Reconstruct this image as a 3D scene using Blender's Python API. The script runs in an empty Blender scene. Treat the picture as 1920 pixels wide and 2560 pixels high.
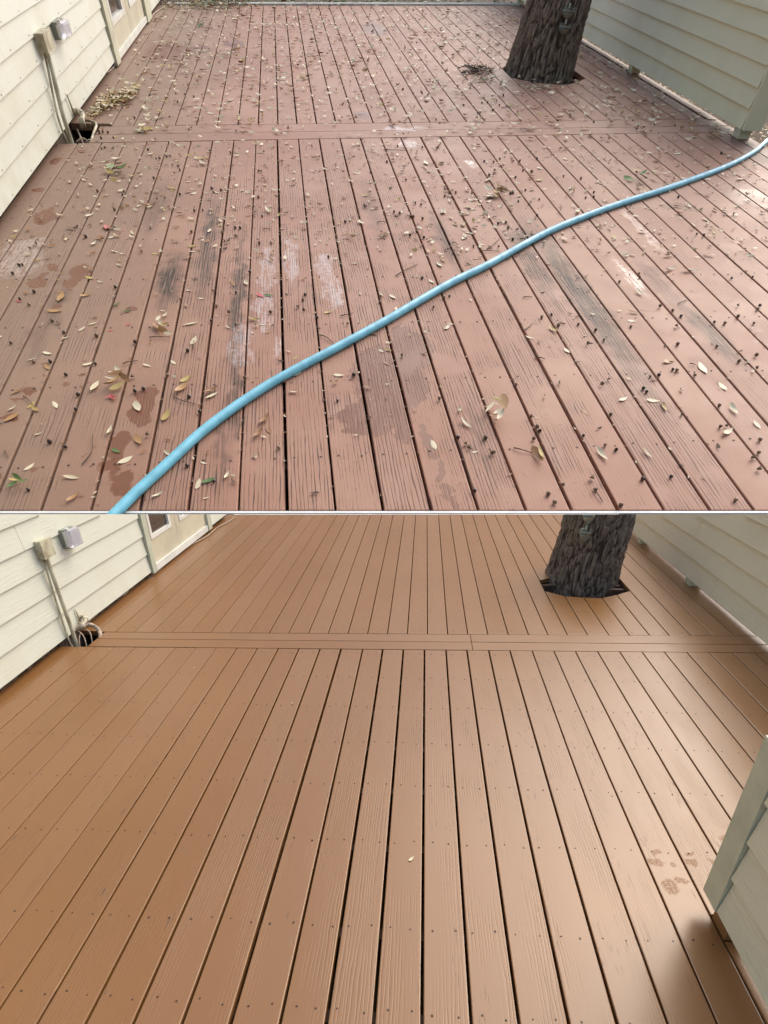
import bpy, bmesh, math, random
from mathutils import Vector, Matrix, noise as mn
random.seed(7)
sc = bpy.context.scene
# ------------------------------------------------------------------ camera, world, sun, exposure
F = 1378.0; PP = (960.0, 1700.0)            # focal length and principal point (1920 px wide frame)
HB = 1.72                                   # eye height over the painted deck
HA = 1.10; S = 4.8                          # eye height over the weathered deck in board units, unit size
SUN_EL, SUN_AZ = math.radians(48), math.radians(40)   # azimuth to the right of straight ahead (+Y)

def ray(px, py): return Vector(((px-PP[0])/F, -(py-PP[1])/F, -1.0))
class Frame:
    def __init__(s, V1, slope, h):
        v = ray(*V1).normalized(); r2 = ray(V1[0]+1e5, V1[1]+slope*1e5)
        n = r2.cross(v).normalized()
        if n.y < 0: n = -n
        s.R = Matrix((v.cross(n), v, n)); s.h = h; s.o = Vector((0, 0, h))
    def at(s, px, py, z=0.0):
        d = s.R @ ray(px, py); return s.o + d*((z-s.h)/d.z)
    def onx(s, px, py, x):
        d = s.R @ ray(px, py); return s.o + d*(x/d.x)
    def ony(s, px, py, y):
        d = s.R @ ray(px, py); return s.o + d*(y/d.y)
FA = Frame((674, -370), .062, HA); FB = Frame((1066, 900), -.020, HB)
RW = FB.R                                   # camera axes -> world (the painted deck is level)
cam_loc = Vector((0, 0, HB))
RA = RW @ FA.R.transposed()                 # hillside deck axes -> world
MA = Matrix.Translation(cam_loc - (RA @ Vector((0, 0, HA)))*S) @ RA.to_4x4() @ Matrix.Scale(S, 4)
MB = Matrix.Identity(4)

cd = bpy.data.cameras.new("camera"); cam = bpy.data.objects.new("camera", cd)
sc.collection.objects.link(cam); sc.camera = cam
cam.matrix_world = Matrix.Translation(cam_loc) @ RW.to_4x4()
cd.sensor_fit = 'HORIZONTAL'; cd.sensor_width = 36; cd.lens = F/1920*36
cd.shift_y = (PP[1]-1280)/1920; cd.clip_start = .05; cd.clip_end = 2000

w = bpy.data.worlds.new("World"); sc.world = w; w.use_nodes = True
wn = w.node_tree; bg = wn.nodes['Background']; sky = wn.nodes.new('ShaderNodeTexSky')
sky.sky_type = 'NISHITA'; sky.sun_disc = False
sky.sun_elevation = SUN_EL; sky.sun_rotation = SUN_AZ
sky.air_density = 1.2; sky.dust_density = 4.0; sky.ozone_density = 1.0
wn.links.new(sky.outputs[0], bg.inputs[0]); bg.inputs[1].default_value = 0.15
sd = bpy.data.lights.new("sun", 'SUN'); sun = bpy.data.objects.new("sun", sd); sc.collection.objects.link(sun)
sd.energy = 1.3; sd.angle = math.radians(60); sd.color = (1, .93, .82)
sdir = Vector((math.sin(SUN_AZ)*math.cos(SUN_EL), math.cos(SUN_AZ)*math.cos(SUN_EL), math.sin(SUN_EL)))
sun.rotation_euler = sdir.to_track_quat('Z', 'Y').to_euler()
sc.view_settings.view_transform = 'Standard'; sc.view_settings.look = 'None'
sc.view_settings.exposure = 0.64; sc.view_settings.gamma = 1; sc.view_settings.use_curve_mapping = False
sc.render.resolution_x = 768; sc.render.resolution_y = 1024

# ------------------------------------------------------------------ materials
class NT:
    def __init__(s, name):
        s.m = bpy.data.materials.new(name); s.m.use_nodes = True
        s.t = s.m.node_tree; s.b = s.t.nodes['Principled BSDF']
    def n(s, typ, ins=None, **kw):
        nd = s.t.nodes.new(typ)
        for k, v in kw.items(): setattr(nd, k, v)
        for k, v in (ins or {}).items(): s.set(nd, k, v)
        return nd
    def set(s, nd, k, v):
        i = nd.inputs[k]
        if isinstance(v, bpy.types.NodeSocket): s.t.links.new(v, i)
        else: i.default_value = v
    def math(s, op, a, b=0.0, c=False):
        return s.n('ShaderNodeMath', {0: a, 1: b}, operation=op, use_clamp=c).outputs[0]
    def mix(s, f, a, b):
        nd = s.n('ShaderNodeMix', data_type='RGBA')
        s.set(nd, 0, f); s.set(nd, 6, a if isinstance(a, bpy.types.NodeSocket) else (*a, 1)); s.set(nd, 7, b if isinstance(b, bpy.types.NodeSocket) else (*b, 1))
        return nd.outputs[2]
    def ramp(s, v, lo, hi, a=0.0, b=1.0):
        return s.n('ShaderNodeMapRange', {0: v, 1: lo, 2: hi, 3: a, 4: b}, interpolation_type='SMOOTHSTEP').outputs[0]
    def noise(s, vec, scale, detail=4, rough=.55, dist=0):
        return s.n('ShaderNodeTexNoise', {'Vector': vec, 'Scale': scale, 'Detail': detail, 'Roughness': rough, 'Distortion': dist}).outputs[0]
    def mapping(s, vec, sc_=(1, 1, 1), loc=(0, 0, 0)):
        return s.n('ShaderNodeMapping', {0: vec, 1: loc, 3: sc_}).outputs[0]
    def out(s, col=None, rough=None, bump=None, bd=.002, bs=1.0, spec=None):
        if col is not None: s.set(s.b, 'Base Color', col if isinstance(col, bpy.types.NodeSocket) else (*col, 1))
        if rough is not None: s.set(s.b, 'Roughness', rough)
        if spec is not None: s.set(s.b, 'Specular IOR Level', spec)
        if bump is not None:
            bn = s.n('ShaderNodeBump', {'Height': bump, 'Distance': bd, 'Strength': bs})
            s.set(s.b, 'Normal', bn.outputs[0])
        return s.m

def blobs(M, co, items):
    """soft union of measured stain spots (x, y, rx, ry, weight) in deck coordinates"""
    acc = None
    for (x, y, rx, ry, wt) in items:
        v = M.n('ShaderNodeVectorMath', {0: co, 1: (x, y, 0)}, operation='SUBTRACT').outputs[0]
        v = M.n('ShaderNodeVectorMath', {0: v, 1: (1/rx, 1/ry, 0)}, operation='MULTIPLY').outputs[0]
        l = M.n('ShaderNodeVectorMath', {0: v}, operation='LENGTH').outputs[1]
        a = M.n('ShaderNodeMapRange', {0: l, 1: 1.15, 2: .35, 3: 0.0, 4: wt}).outputs[0]
        acc = a if acc is None else M.math('MAXIMUM', acc, a)
    return acc

def spot(fr, ox, oy, s, X, Y, RX, RY, wt=1.0):
    c = fr.at(ox+X/s, oy+Y/s); a = fr.at(ox+(X+RX)/s, oy+Y/s); b = fr.at(ox+X/s, oy+(Y-RY)/s)
    return (c.x, c.y, max(.01, abs(a.x-c.x)), max(.01, abs(b.y-c.y)), wt)
Z1 = (0, 0, 1.728); Z2 = (960, 0, 1.728); Z3 = (0, 640, 1.728); Z4 = (960, 640, 1.728)
ZA = (200, 200, 3.456); ZB = (400, 600, 3.456); ZC = (860, 200, 3.456); Z8 = (960, 1910, 1.728)

def wood_lines(M, co, rnd, ky=.07, sc_=26):
    idx = M.n('ShaderNodeObjectInfo').outputs['Object Index']      # boards laid across have their grain along x
    q = M.n('ShaderNodeSeparateXYZ', {0: co}).outputs
    sw = M.n('ShaderNodeCombineXYZ', {0: q[1], 1: q[0], 2: q[2]}).outputs[0]
    mx = M.n('ShaderNodeMix', data_type='VECTOR'); M.set(mx, 0, M.math('MINIMUM', idx, 1.0)); M.set(mx, 4, co); M.set(mx, 5, sw)
    co = mx.outputs[1]
    off = M.n('ShaderNodeCombineXYZ', {0: M.math('MULTIPLY', rnd, 37.0), 1: M.math('MULTIPLY', rnd, 91.0), 2: M.math('MULTIPLY', rnd, 13.0)}).outputs[0]
    c2 = M.n('ShaderNodeVectorMath', {0: co, 1: off}, operation='ADD').outputs[0]
    st = M.mapping(c2, (1, ky, 1))
    wv = M.n('ShaderNodeTexWave', {'Vector': st, 'Scale': sc_, 'Distortion': 9.0, 'Detail': 3.0, 'Detail Scale': .9, 'Detail Roughness': .6}, wave_type='BANDS', bands_direction='X').outputs[1]
    fine = M.noise(M.mapping(c2, (180, 4, 180)), 1.0, 5, .65)
    return c2, wv, fine

def mat_weathered():
    M = NT("weathered_red_deck_stain")
    co = M.n('ShaderNodeTexCoord').outputs['Object']; rnd = M.n('ShaderNodeObjectInfo').outputs['Random']
    c2, wv, fine = wood_lines(M, co, rnd)
    big = M.noise(co, 1.1, 4); mid = M.noise(c2, 5.0, 5, .6); sp = M.noise(co, 34, 3, .6)
    col = M.mix(M.ramp(big, .35, .68), (.360, .168, .105), (.43, .238, .162))
    col = M.mix(M.ramp(rnd, 0, 1, 0, .35), col, (.36, .195, .135))
    col = M.mix(M.ramp(mid, .5, .8, 0, .5), col, (.47, .31, .24))
    # grey brown drab film on the boards nearest the house
    x = M.n('ShaderNodeSeparateXYZ', {0: co}).outputs
    left = M.ramp(M.math('ADD', x[0], M.math('MULTIPLY', big, .8)), .25, -.75)
    col = M.mix(M.math('MULTIPLY', left, .75), col, (.245, .175, .125))
    # open grain where the coating has gone
    worn = M.ramp(M.math('ADD', mid, M.math('MULTIPLY', M.math('SUBTRACT', rnd, .5), .35)), .40, .62)
    zone = M.n('ShaderNodeVectorMath', {0: M.n('ShaderNodeVectorMath', {0: M.n('ShaderNodeVectorMath', {0: co, 1: (.25, 2.4, 0)}, operation='SUBTRACT').outputs[0], 1: (.75, .42, 0)}, operation='MULTIPLY').outputs[0]}, operation='LENGTH').outputs[1]
    worn = M.math('MULTIPLY', worn, M.ramp(zone, 1.3, .55, .28, 1.0))
    lines = M.math('MULTIPLY', M.ramp(wv, .70, .96), M.ramp(fine, .35, .6))
    lw = M.math('MULTIPLY', lines, worn)
    col = M.mix(M.math('MULTIPLY', lw, .9), col, (.10, .052, .038))
    col = M.mix(M.math('MULTIPLY', M.ramp(fine, .60, .78), .32), col, (.17, .09, .07))
    col = M.mix(M.ramp(M.noise(co, 90, 2), .70, .78, 0, .5), col, (.12, .07, .05))
    # mould
    dco = M.n('ShaderNodeVectorMath', {0: co, 1: M.mapping(M.n('ShaderNodeTexNoise', {'Vector': co, 'Scale': 9.0, 'Detail': 4.0}).outputs[1], (.12, .3, 0), (-.06, -.15, 0))}, operation='ADD').outputs[0]
    mould = [(1.285, 2.75, .075, .95, 1.0), (1.14, 3.15, .05, .55, .8), (1.22, 3.45, .14, .16, .8), (1.75, 2.42, .06, .30, .8), (1.72, 2.9, .05, .4, .5), (.755, 3.45, .05, .42, .85), (-.455, 3.55, .05, .55, .85),
             (-.60, 3.0, .06, .30, 1.0), (-.45, 3.25, .05, .45, .8), (-.285, 2.75, .035, .85, .9), (-.275, 2.1, .03, .4, .7), (-.76, 3.9, .06, .5, .4), (.42, 3.9, .05, .5, .4), (-1.05, 2.7, .05, .5, .4), (.56, 1.7, .03, .3, .4), (-.31, 1.7, .03, .3, .5)]
    mb = blobs(M, dco, mould)
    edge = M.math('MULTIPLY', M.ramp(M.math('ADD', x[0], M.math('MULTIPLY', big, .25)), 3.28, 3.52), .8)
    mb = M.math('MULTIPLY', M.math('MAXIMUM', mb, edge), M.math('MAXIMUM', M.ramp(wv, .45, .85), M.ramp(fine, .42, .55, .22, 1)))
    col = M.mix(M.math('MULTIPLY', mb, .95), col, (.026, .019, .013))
    # wet patches: dark rusty and glossy
    wet = [spot(FA, *Z3, 620, 640, 60, 80), spot(FA, *Z3, 510, 830, 45, 90), spot(FA, *Z3, 525, 965, 70, 80), (.30, 2.1, .16, .28, .95), (.18, 1.85, .10, .16, .9), (.42, 2.35, .10, .2, .9),
           spot(FA, *Z4, 60, 660, 60, 170, .6), spot(FA, *Z4, 130, 420, 60, 140, .45), spot(FA, *Z4, 175, 810, 28, 70, .85), spot(FA, *Z4, 240, 930, 26, 80, .8), spot(FA, *Z4, 300, 1050, 28, 70, .8),
           spot(FA, *Z1, 720, 225, 100, 40), spot(FA, *Z1, 860, 215, 70, 22, .7), spot(FA, *Z1, 1010, 190, 60, 18, .6), spot(FA, *Z1, 1620, 125, 60, 30, .8),
           spot(FA, *Z2, 1260, 890, 90, 20, .9), spot(FA, *Z2, 1570, 850, 120, 42, .8), spot(FA, *Z2, 600, 562, 60, 10, .9), spot(FA, *Z1, 1570, 500, 45, 22, .7),
           spot(FA, *Z1, 245, 692, 34, 17), spot(FA, *Z1, 355, 657, 20, 11), spot(FA, *Z1, 200, 935, 62, 36), spot(FA, *Z1, 160, 820, 26, 12), spot(FA, *Z1, 650, 628, 22, 8), spot(FA, *Z1, 545, 718, 20, 9),
           spot(FA, *Z3, 165, 108, 45, 24), spot(FA, *Z3, 340, 70, 45, 36), spot(FA, *Z3, 230, 50, 34, 20), spot(FA, *Z3, 240, 243, 36, 12), spot(FA, *Z3, 550, 243, 34, 20), spot(FA, *Z3, 120, 580, 42, 26), spot(FA, *Z3, 45, 695, 50, 26), spot(FA, *Z3, 310, 120, 40, 26)]
    wb = blobs(M, dco, wet)
    drip = M.math('MULTIPLY', M.ramp(M.noise(co, 20, 2, .4), .66, .69), M.ramp(M.noise(co, 1.7, 1), .53, .62))
    wb = M.math('MAXIMUM', M.ramp(M.math('MULTIPLY', wb, M.ramp(sp, .3, .6, .6, 1.25)), .22, .42), M.math('MULTIPLY', drip, .8))
    col = M.mix(M.math('MULTIPLY', wb, .85), col, (.170, .055, .024))
    # standing film of water: glossy, its sky reflection also painted in as whitish colour
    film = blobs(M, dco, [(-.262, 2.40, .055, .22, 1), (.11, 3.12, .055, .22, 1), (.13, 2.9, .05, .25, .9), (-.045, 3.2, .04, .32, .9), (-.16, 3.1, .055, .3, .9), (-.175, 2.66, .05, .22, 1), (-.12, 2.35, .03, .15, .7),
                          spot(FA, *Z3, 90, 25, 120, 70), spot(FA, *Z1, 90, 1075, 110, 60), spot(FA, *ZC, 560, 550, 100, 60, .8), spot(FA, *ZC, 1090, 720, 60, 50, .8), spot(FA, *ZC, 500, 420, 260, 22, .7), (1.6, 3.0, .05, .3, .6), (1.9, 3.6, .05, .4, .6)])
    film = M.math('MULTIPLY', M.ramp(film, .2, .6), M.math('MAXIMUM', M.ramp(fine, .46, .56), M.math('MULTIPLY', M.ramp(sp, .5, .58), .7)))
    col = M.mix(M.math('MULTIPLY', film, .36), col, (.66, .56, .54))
    rg = M.math('SUBTRACT', M.ramp(mid, .3, .8, .56, .66), M.math('MULTIPLY', wb, .14))
    rg = M.math('SUBTRACT', rg, M.math('MULTIPLY', film, .36), True)
    h = M.math('ADD', M.math('MULTIPLY', M.math('MULTIPLY', lines, worn), -1.0), M.math('MULTIPLY', fine, .5))
    h = M.math('MULTIPLY', h, M.math('SUBTRACT', 1.0, M.math('MULTIPLY', film, .8)))
    return M.out(col, rg, h, .009, .95, .32)

def mat_painted():
    M = NT("fresh_brown_deck_paint")
    co = M.n('ShaderNodeTexCoord').outputs['Object']; rnd = M.n('ShaderNodeObjectInfo').outputs['Random']
    c2, wv, fine = wood_lines(M, co, rnd)
    big = M.noise(co, .9, 3); mid = M.noise(M.mapping(c2, (6, 1.6, 1)), 1.0, 4)
    col = M.mix(M.ramp(big, .3, .7), (.198, .088, .024), (.222, .102, .032))
    col = M.mix(M.ramp(rnd, 0, 1, 0, .5), col, (.240, .122, .052))
    pores = M.math('MULTIPLY', M.ramp(M.noise(M.mapping(c2, (240, 12, 1)), 1.0, 3, .5), .62, .70), M.ramp(M.noise(M.mapping(c2, (9, 3, 1)), 1.0, 3), .50, .62))
    col = M.mix(M.math('MULTIPLY', pores, .85), col, (.06, .028, .014))
    crack = M.math('MULTIPLY', M.ramp(wv, .95, .99), M.ramp(mid, .52, .62))
    col = M.mix(M.math('MULTIPLY', crack, .5), col, (.11, .052, .026))
    prints = blobs(M, M.n('ShaderNodeVectorMath', {0: co, 1: M.mapping(M.n('ShaderNodeTexNoise', {'Vector': co, 'Scale': 30.0, 'Detail': 4.0}).outputs[1], (.06, .06, 0), (-.03, -.03, 0))}, operation='ADD').outputs[0],
                   [spot(FB, *Z8, a, b, c, d) for a, b, c, d in ((1180, 382, 24, 14), (1180, 428, 36, 20), (1250, 440, 20, 12), (1330, 425, 30, 20), (1425, 422, 24, 14), (1240, 530, 40, 34), (1285, 500, 32, 22), (1475, 325, 26, 14), (1320, 385, 24, 9))])
    prints = M.math('MULTIPLY', M.ramp(prints, .15, .6), M.ramp(M.noise(co, 120, 4, .7), .38, .55))
    col = M.mix(M.math('MULTIPLY', prints, .7), col, (.235, .105, .036))
    rg = M.math('ADD', M.ramp(mid, .1, .9, .28, .34), M.math('MULTIPLY', prints, .3))
    h = M.math('ADD', M.math('MULTIPLY', fine, .25), M.math('MULTIPLY', M.math('MULTIPLY', M.ramp(wv, .6, 1), M.ramp(mid, .42, .6)), -.6))
    h = M.math('SUBTRACT', h, M.math('MULTIPLY', pores, .6))
    return M.out(col, rg, h, .0007, .65, .6)

def mat_siding(name, base, dirt, bd, dirtamt=.35):
    M = NT(name)
    co = M.n('ShaderNodeTexCoord').outputs['Object']; rnd = M.n('ShaderNodeObjectInfo').outputs['Random']
    off = M.n('ShaderNodeCombineXYZ', {1: M.math('MULTIPLY', rnd, 41.0)}).outputs[0]
    c2 = M.n('ShaderNodeVectorMath', {0: co, 1: off}, operation='ADD').outputs[0]
    g = M.noise(M.mapping(c2, (5, 5, 75)), 1.0, 4, .6, 1.2)
    big = M.noise(c2, 2.2, 4)
    z = M.n('ShaderNodeSeparateXYZ', {0: co}).outputs[2]
    col = M.mix(M.ramp(big, .45, .75, 0, dirtamt), base, dirt)
    low = M.math('MULTIPLY', M.ramp(z, .32, .0), M.ramp(M.noise(c2, 6, 3), .42, .68))
    col = M.mix(M.math('MULTIPLY', low, dirtamt), col, dirt)
    return M.out(col, M.ramp(big, .3, .7, .42, .55), M.ramp(g, .35, .7), bd, .6, .4)

def mat_plain(name, c, rough=.5, var=.15, scale=20, bd=.001, metal=0, c2=None, spec=.5):
    M = NT(name); co = M.n('ShaderNodeTexCoord').outputs['Object']
    n = M.noise(co, scale, 4)
    d = c2 or tuple(max(0, k*(1-var*2)) for k in c)
    M.b.inputs['Metallic'].default_value = metal
    return M.out(M.mix(M.ramp(n, .35, .7), c, d), M.ramp(n, .3, .7, rough, min(1, rough+.12)), n, bd, .5, spec)

def mat_leaf(name, a, b, rough=.5):
    M = NT(name); co = M.n('ShaderNodeTexCoord').outputs['Object']; rnd = M.n('ShaderNodeObjectInfo').outputs['Random']
    n = M.noise(co, 60, 3)
    col = M.mix(rnd, a, b); col = M.mix(M.ramp(n, .5, .8, 0, .45), col, tuple(k*.5 for k in b))
    return M.out(col, rough, n, .001, .5, .4)

def mat_bark():
    M = NT("oak_bark"); co = M.n('ShaderNodeTexCoord').outputs['Object']
    at_ = M.n('ShaderNodeAttribute', attribute_name='ridge').outputs['Fac']
    n = M.noise(co, 22, 6, .65); nb = M.noise(M.mapping(co, (1, 1, .4)), 60, 5, .7); big = M.noise(co, 2.6, 3)
    col = M.mix(M.ramp(n, .3, .7), (.14, .105, .08), (.26, .205, .16))
    col = M.mix(M.ramp(big, .5, .7, 0, .5), col, (.20, .185, .12))
    col = M.mix(M.ramp(at_, .48, .06), col, (.032, .021, .015))
    return M.out(col, .85, M.math('ADD', n, nb), .01, 1.0, .25)

def mat_glass():
    M = NT("window_glass"); M.b.inputs['Transmission Weight'].default_value = .0
    return M.out((.05, .035, .028), .06, None, spec=.9)

def mat_ground():
    M = NT("leafy_soil"); co = M.n('ShaderNodeTexCoord').outputs['Object']
    n = M.noise(co, 3.1, 8, .7); f = M.noise(co, 40, 5, .7)
    col = M.mix(M.ramp(n, .3, .7), (.085, .058, .038), (.16, .12, .08)); col = M.mix(M.ramp(f, .55, .7, 0, .6), col, (.25, .18, .11))
    return M.out(col, .95, f, .02, 1, .2)

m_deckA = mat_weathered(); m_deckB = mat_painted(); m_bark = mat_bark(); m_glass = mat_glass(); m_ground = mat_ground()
m_sidA = mat_siding("cream_siding_paint_weathered", (.66, .67, .57), (.50, .46, .30), .0015, .35)
m_sidB = mat_siding("cream_siding_paint", (.66, .675, .56), (.56, .52, .38), .0012, .3)
m_fenA = mat_siding("sage_fence_paint", (.68, .655, .46), (.56, .53, .35), .002, .3)
m_fenB = mat_siding("sage_fence_paint_clean", (.64, .62, .48), (.54, .51, .38), .0018, .25)
m_trimA = mat_plain("cream_trim_paint", (.60, .59, .43), .5, .12, 8)
m_trimB = mat_plain("sage_trim_paint", (.52, .54, .41), .5, .08, 8)
m_door = mat_plain("almond_door_paint", (.60, .55, .40), .4, .08, 3)
m_sash = mat_plain("white_sash_paint", (.74, .73, .66), .4, .08, 5)
m_lumber = mat_plain("joist_wood", (.12, .07, .045), .8, .3, 12)
m_found = mat_plain("rough_foundation", (.17, .115, .075), .95, .3, 24, .02, c2=(.07, .05, .035))
m_fascia = mat_plain("white_fascia_paint", (.80, .80, .78), .5, .05, 10)
m_edgeB = mat_plain("pale_edge_board_paint", (.42, .34, .23), .45, .1, 8)
m_hose = mat_plain("blue_rubber_hose", (.19, .56, .70), .36, .1, 16, .001, c2=(.13, .43, .55))
m_pipe = mat_plain("painted_conduit", (.55, .53, .38), .5, .2, 14, c2=(.30, .25, .16))
m_pvc = mat_plain("white_pvc", (.58, .54, .40), .4, .15, 30, c2=(.30, .22, .13))
m_cable = mat_plain("old_cable_sheath", (.50, .38, .28), .6, .3, 40)
m_clear = NT("clear_plastic"); m_clear.b.inputs['Transmission Weight'].default_value = .65; m_clear.b.inputs['IOR'].default_value = 1.3
m_clear = m_clear.out((.82, .82, .88), .28)
m_greybox = mat_plain("grey_outlet_box", (.26, .27, .22), .5, .1, 10)
m_screw = mat_plain("painted_screw_head", (.060, .028, .016), .5, .2, 60)
m_rust = mat_plain("rusty_screw_head", (.09, .05, .035), .6, .2, 60)
m_verd = mat_plain("verdigris_metal", (.34, .40, .35), .55, .2, 25, c2=(.36, .28, .20), metal=.1)
m_lc = mat_leaf("pale_dry_leaf", (.74, .65, .46), (.62, .52, .34))
m_lt = mat_leaf("tan_dry_leaf", (.46, .27, .11), (.30, .14, .055))
m_ly = mat_leaf("yellow_leaf", (.52, .40, .13), (.42, .30, .10))
m_lg = mat_leaf("green_leaf", (.16, .24, .055), (.07, .15, .04))
m_lr = mat_leaf("pink_petal", (.62, .10, .10), (.60, .17, .17))
m_acorn = mat_plain("acorn_shell", (.060, .032, .022), .2, .3, 120, .0002)
m_acorn2 = mat_plain("tan_acorn_shell", (.32, .20, .11), .3, .3, 120, .0002)
m_cap = mat_plain("acorn_cup", (.22, .14, .085), .8, .3, 300)
m_twig = mat_plain("twig_bark", (.17, .11, .075), .85, .3, 150)

# ------------------------------------------------------------------ object helpers
col = sc.collection
def link(o): col.objects.link(o); return o
def tag(o, label=None, cat=None, group=None, kind=None):
    for k, v in (('label', label), ('category', cat), ('group', group), ('kind', kind)):
        if v: o[k] = v
    return o
class Thing:
    """an Empty at the thing's base; its parts are given in deck coordinates"""
    def __init__(s, name, base, M, label, cat, group=None, kind=None):
        s.b = Vector(base); s.e = link(bpy.data.objects.new(name, None)); s.e.empty_display_size = .1
        s.e.matrix_world = M @ Matrix.Translation(s.b); tag(s.e, label, cat, group, kind)
CUT = None
def setcut():
    global CUT
    a = RW @ ray(0, 1285.5); b = RW @ ray(1920, 1285.5)
    n = a.cross(b).normalized()
    if n.z < 0: n = -n
    CUT = (cam_loc.copy(), n)
setcut()
def finish(bm, name, mat, thing=None, parent=None, M=None, base=None, label=None, cut=False, smooth=False, kind=None):
    """bm in deck coordinates"""
    if cut:
        r = bmesh.ops.bisect_plane(bm, geom=bm.verts[:]+bm.edges[:]+bm.faces[:], plane_co=CUT[0], plane_no=CUT[1], clear_outer=True)
        ed = [e for e in r['geom_cut'] if isinstance(e, bmesh.types.BMEdge)]
        if ed: bmesh.ops.contextual_create(bm, geom=ed)
        if not bm.verts: bm.free(); return None
    b = thing.b if thing else Vector(base or (0, 0, 0))
    for v in bm.verts: v.co -= b
    bmesh.ops.recalc_face_normals(bm, faces=bm.faces[:])
    me = bpy.data.meshes.new(name); bm.to_mesh(me); bm.free()
    for m in (mat if isinstance(mat, (list, tuple)) else [mat]): me.materials.append(m)
    if smooth:
        for p in me.polygons: p.use_smooth = True
    o = link(bpy.data.objects.new(name, me))
    if thing: o.parent = parent or thing.e
    else: o.matrix_world = M @ Matrix.Translation(b)
    if label: o['label'] = label
    if kind: o['kind'] = kind
    return o
def box(bm, p0, p1, bev=0.0):
    r = bmesh.ops.create_cube(bm, size=1)
    c = (Vector(p0)+Vector(p1))/2; d = Vector(p1)-Vector(p0)
    for v in r['verts']: v.co = Vector((v.co.x*d.x, v.co.y*d.y, v.co.z*d.z))+c
    if bev:
        es = list({e for v in r['verts'] for e in v.link_edges})
        bmesh.ops.bevel(bm, geom=es, offset=bev, segments=2, affect='EDGES', profile=.7)
def nb(): return bmesh.new()
def boxo(name, p0, p1, mat, bev=.002, **k):
    bm = nb(); box(bm, p0, p1, bev); return finish(bm, name, mat, **k)
def prism(bm, poly, z0, z1, bev=0.0):
    n = len(poly)
    t = [bm.verts.new((p[0], p[1], z1)) for p in poly]; b = [bm.verts.new((p[0], p[1], z0)) for p in poly]
    f = bm.faces.new(t); bm.faces.new(b[::-1])
    for i in range(n): bm.faces.new((t[i], b[i], b[(i+1) % n], t[(i+1) % n]))
    if bev: bmesh.ops.bevel(bm, geom=list(f.edges), offset=bev, segments=2, affect='EDGES', profile=.6)
def tube(bm, pts, r, seg=10, sub=6, caps=True, r2=None):
    P = [Vector(p) for p in pts]
    if sub > 1 and len(P) > 2:
        Q = []
        E = [P[0]*2-P[1]]+P+[P[-1]*2-P[-2]]
        for i in range(1, len(E)-2):
            for k in range(sub):
                t = k/sub; a, b, c, d = E[i-1:i+3]
                Q.append(.5*((2*b)+(c-a)*t+(2*a-5*b+4*c-d)*t*t+(3*b-a-3*c+d)*t**3))
        Q.append(P[-1]); P = Q
    rings = []; up = Vector((0.123, .31, 1)).normalized()
    for i, p in enumerate(P):
        t = (P[min(i+1, len(P)-1)]-P[max(i-1, 0)]).normalized()
        a = t.cross(up); a = a.normalized() if a.length > 1e-4 else Vector((1, 0, 0)); b = t.cross(a)
        rr = r if r2 is None else r+(r2-r)*i/(len(P)-1)
        rings.append([bm.verts.new(p+(a*math.cos(2*math.pi*k/seg)+b*math.sin(2*math.pi*k/seg))*rr) for k in range(seg)])
    for A_, B_ in zip(rings, rings[1:]):
        for k in range(seg): bm.faces.new((A_[k], A_[(k+1) % seg], B_[(k+1) % seg], B_[k]))
    if caps: bm.faces.new(rings[0][::-1]); bm.faces.new(rings[-1])

# ------------------------------------------------------------------ ground
bm = nb(); bmesh.ops.create_grid(bm, x_segments=2, y_segments=2, size=600)
tag(finish(bm, "ground", m_ground, M=MB, base=(0, 0, 0)), 'flat brown leafy soil around and below the painted deck', 'ground', kind='structure').location.z = -.42
bm = nb()
vs = [bm.verts.new(p) for p in ((-60, -2, -.19), (60, -2, -.19), (60, 60, -.19), (-60, 60, -.19))]; bm.faces.new(vs)
tag(finish(bm, "hillside", m_ground, M=MA), 'sloping leafy soil under the weathered deck', 'ground', kind='structure')

# ------------------------------------------------------------------ decks
def lin(p, q): return lambda x: p[1]+(q[1]-p[1])*(x-p[0])/(q[0]-p[0])
TH = .036
def deck_boards(T, mat, seams, y0f, y1f, gaps, hole=None, notch=None, zj=.0008, rng=None):
    for i in range(len(seams)-1):
        g0 = gaps[i]/2; g1 = gaps[i+1]/2; x0 = seams[i]+g0; x1 = seams[i+1]-g1; z = rng.uniform(-zj, zj)
        def put(a0, a1, b0, b1):
            bm = nb(); prism(bm, [(x0, a0), (x1, a1), (x1, b1), (x0, b0)], z-TH, z, .0035)
            finish(bm, "deck_board", mat, T)
        a0, a1, b0, b1 = y0f(x0), y0f(x1), y1f(x0), y1f(x1)
        if notch and (x0+x1)/2 < notch[0]:
            a0 = a1 = notch[1]
        if hole and hole[0] < (x0+x1)/2 < hole[1]:
            lo, hi = hole[2], hole[3]
            put(a0, a1, lo(x0), lo(x1)); put(hi(x0), hi(x1), b0, b1)
        else: put(a0, a1, b0, b1)
def pl(pts):
    def f(x):
        if x <= pts[0][0]: return pts[0][1]
        for p, q in zip(pts, pts[1:]):
            if x <= q[0]: return p[1]+(q[1]-p[1])*(x-p[0])/(q[0]-p[0])
        return pts[-1][1]
    return f
rng = random.Random(3)
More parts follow.
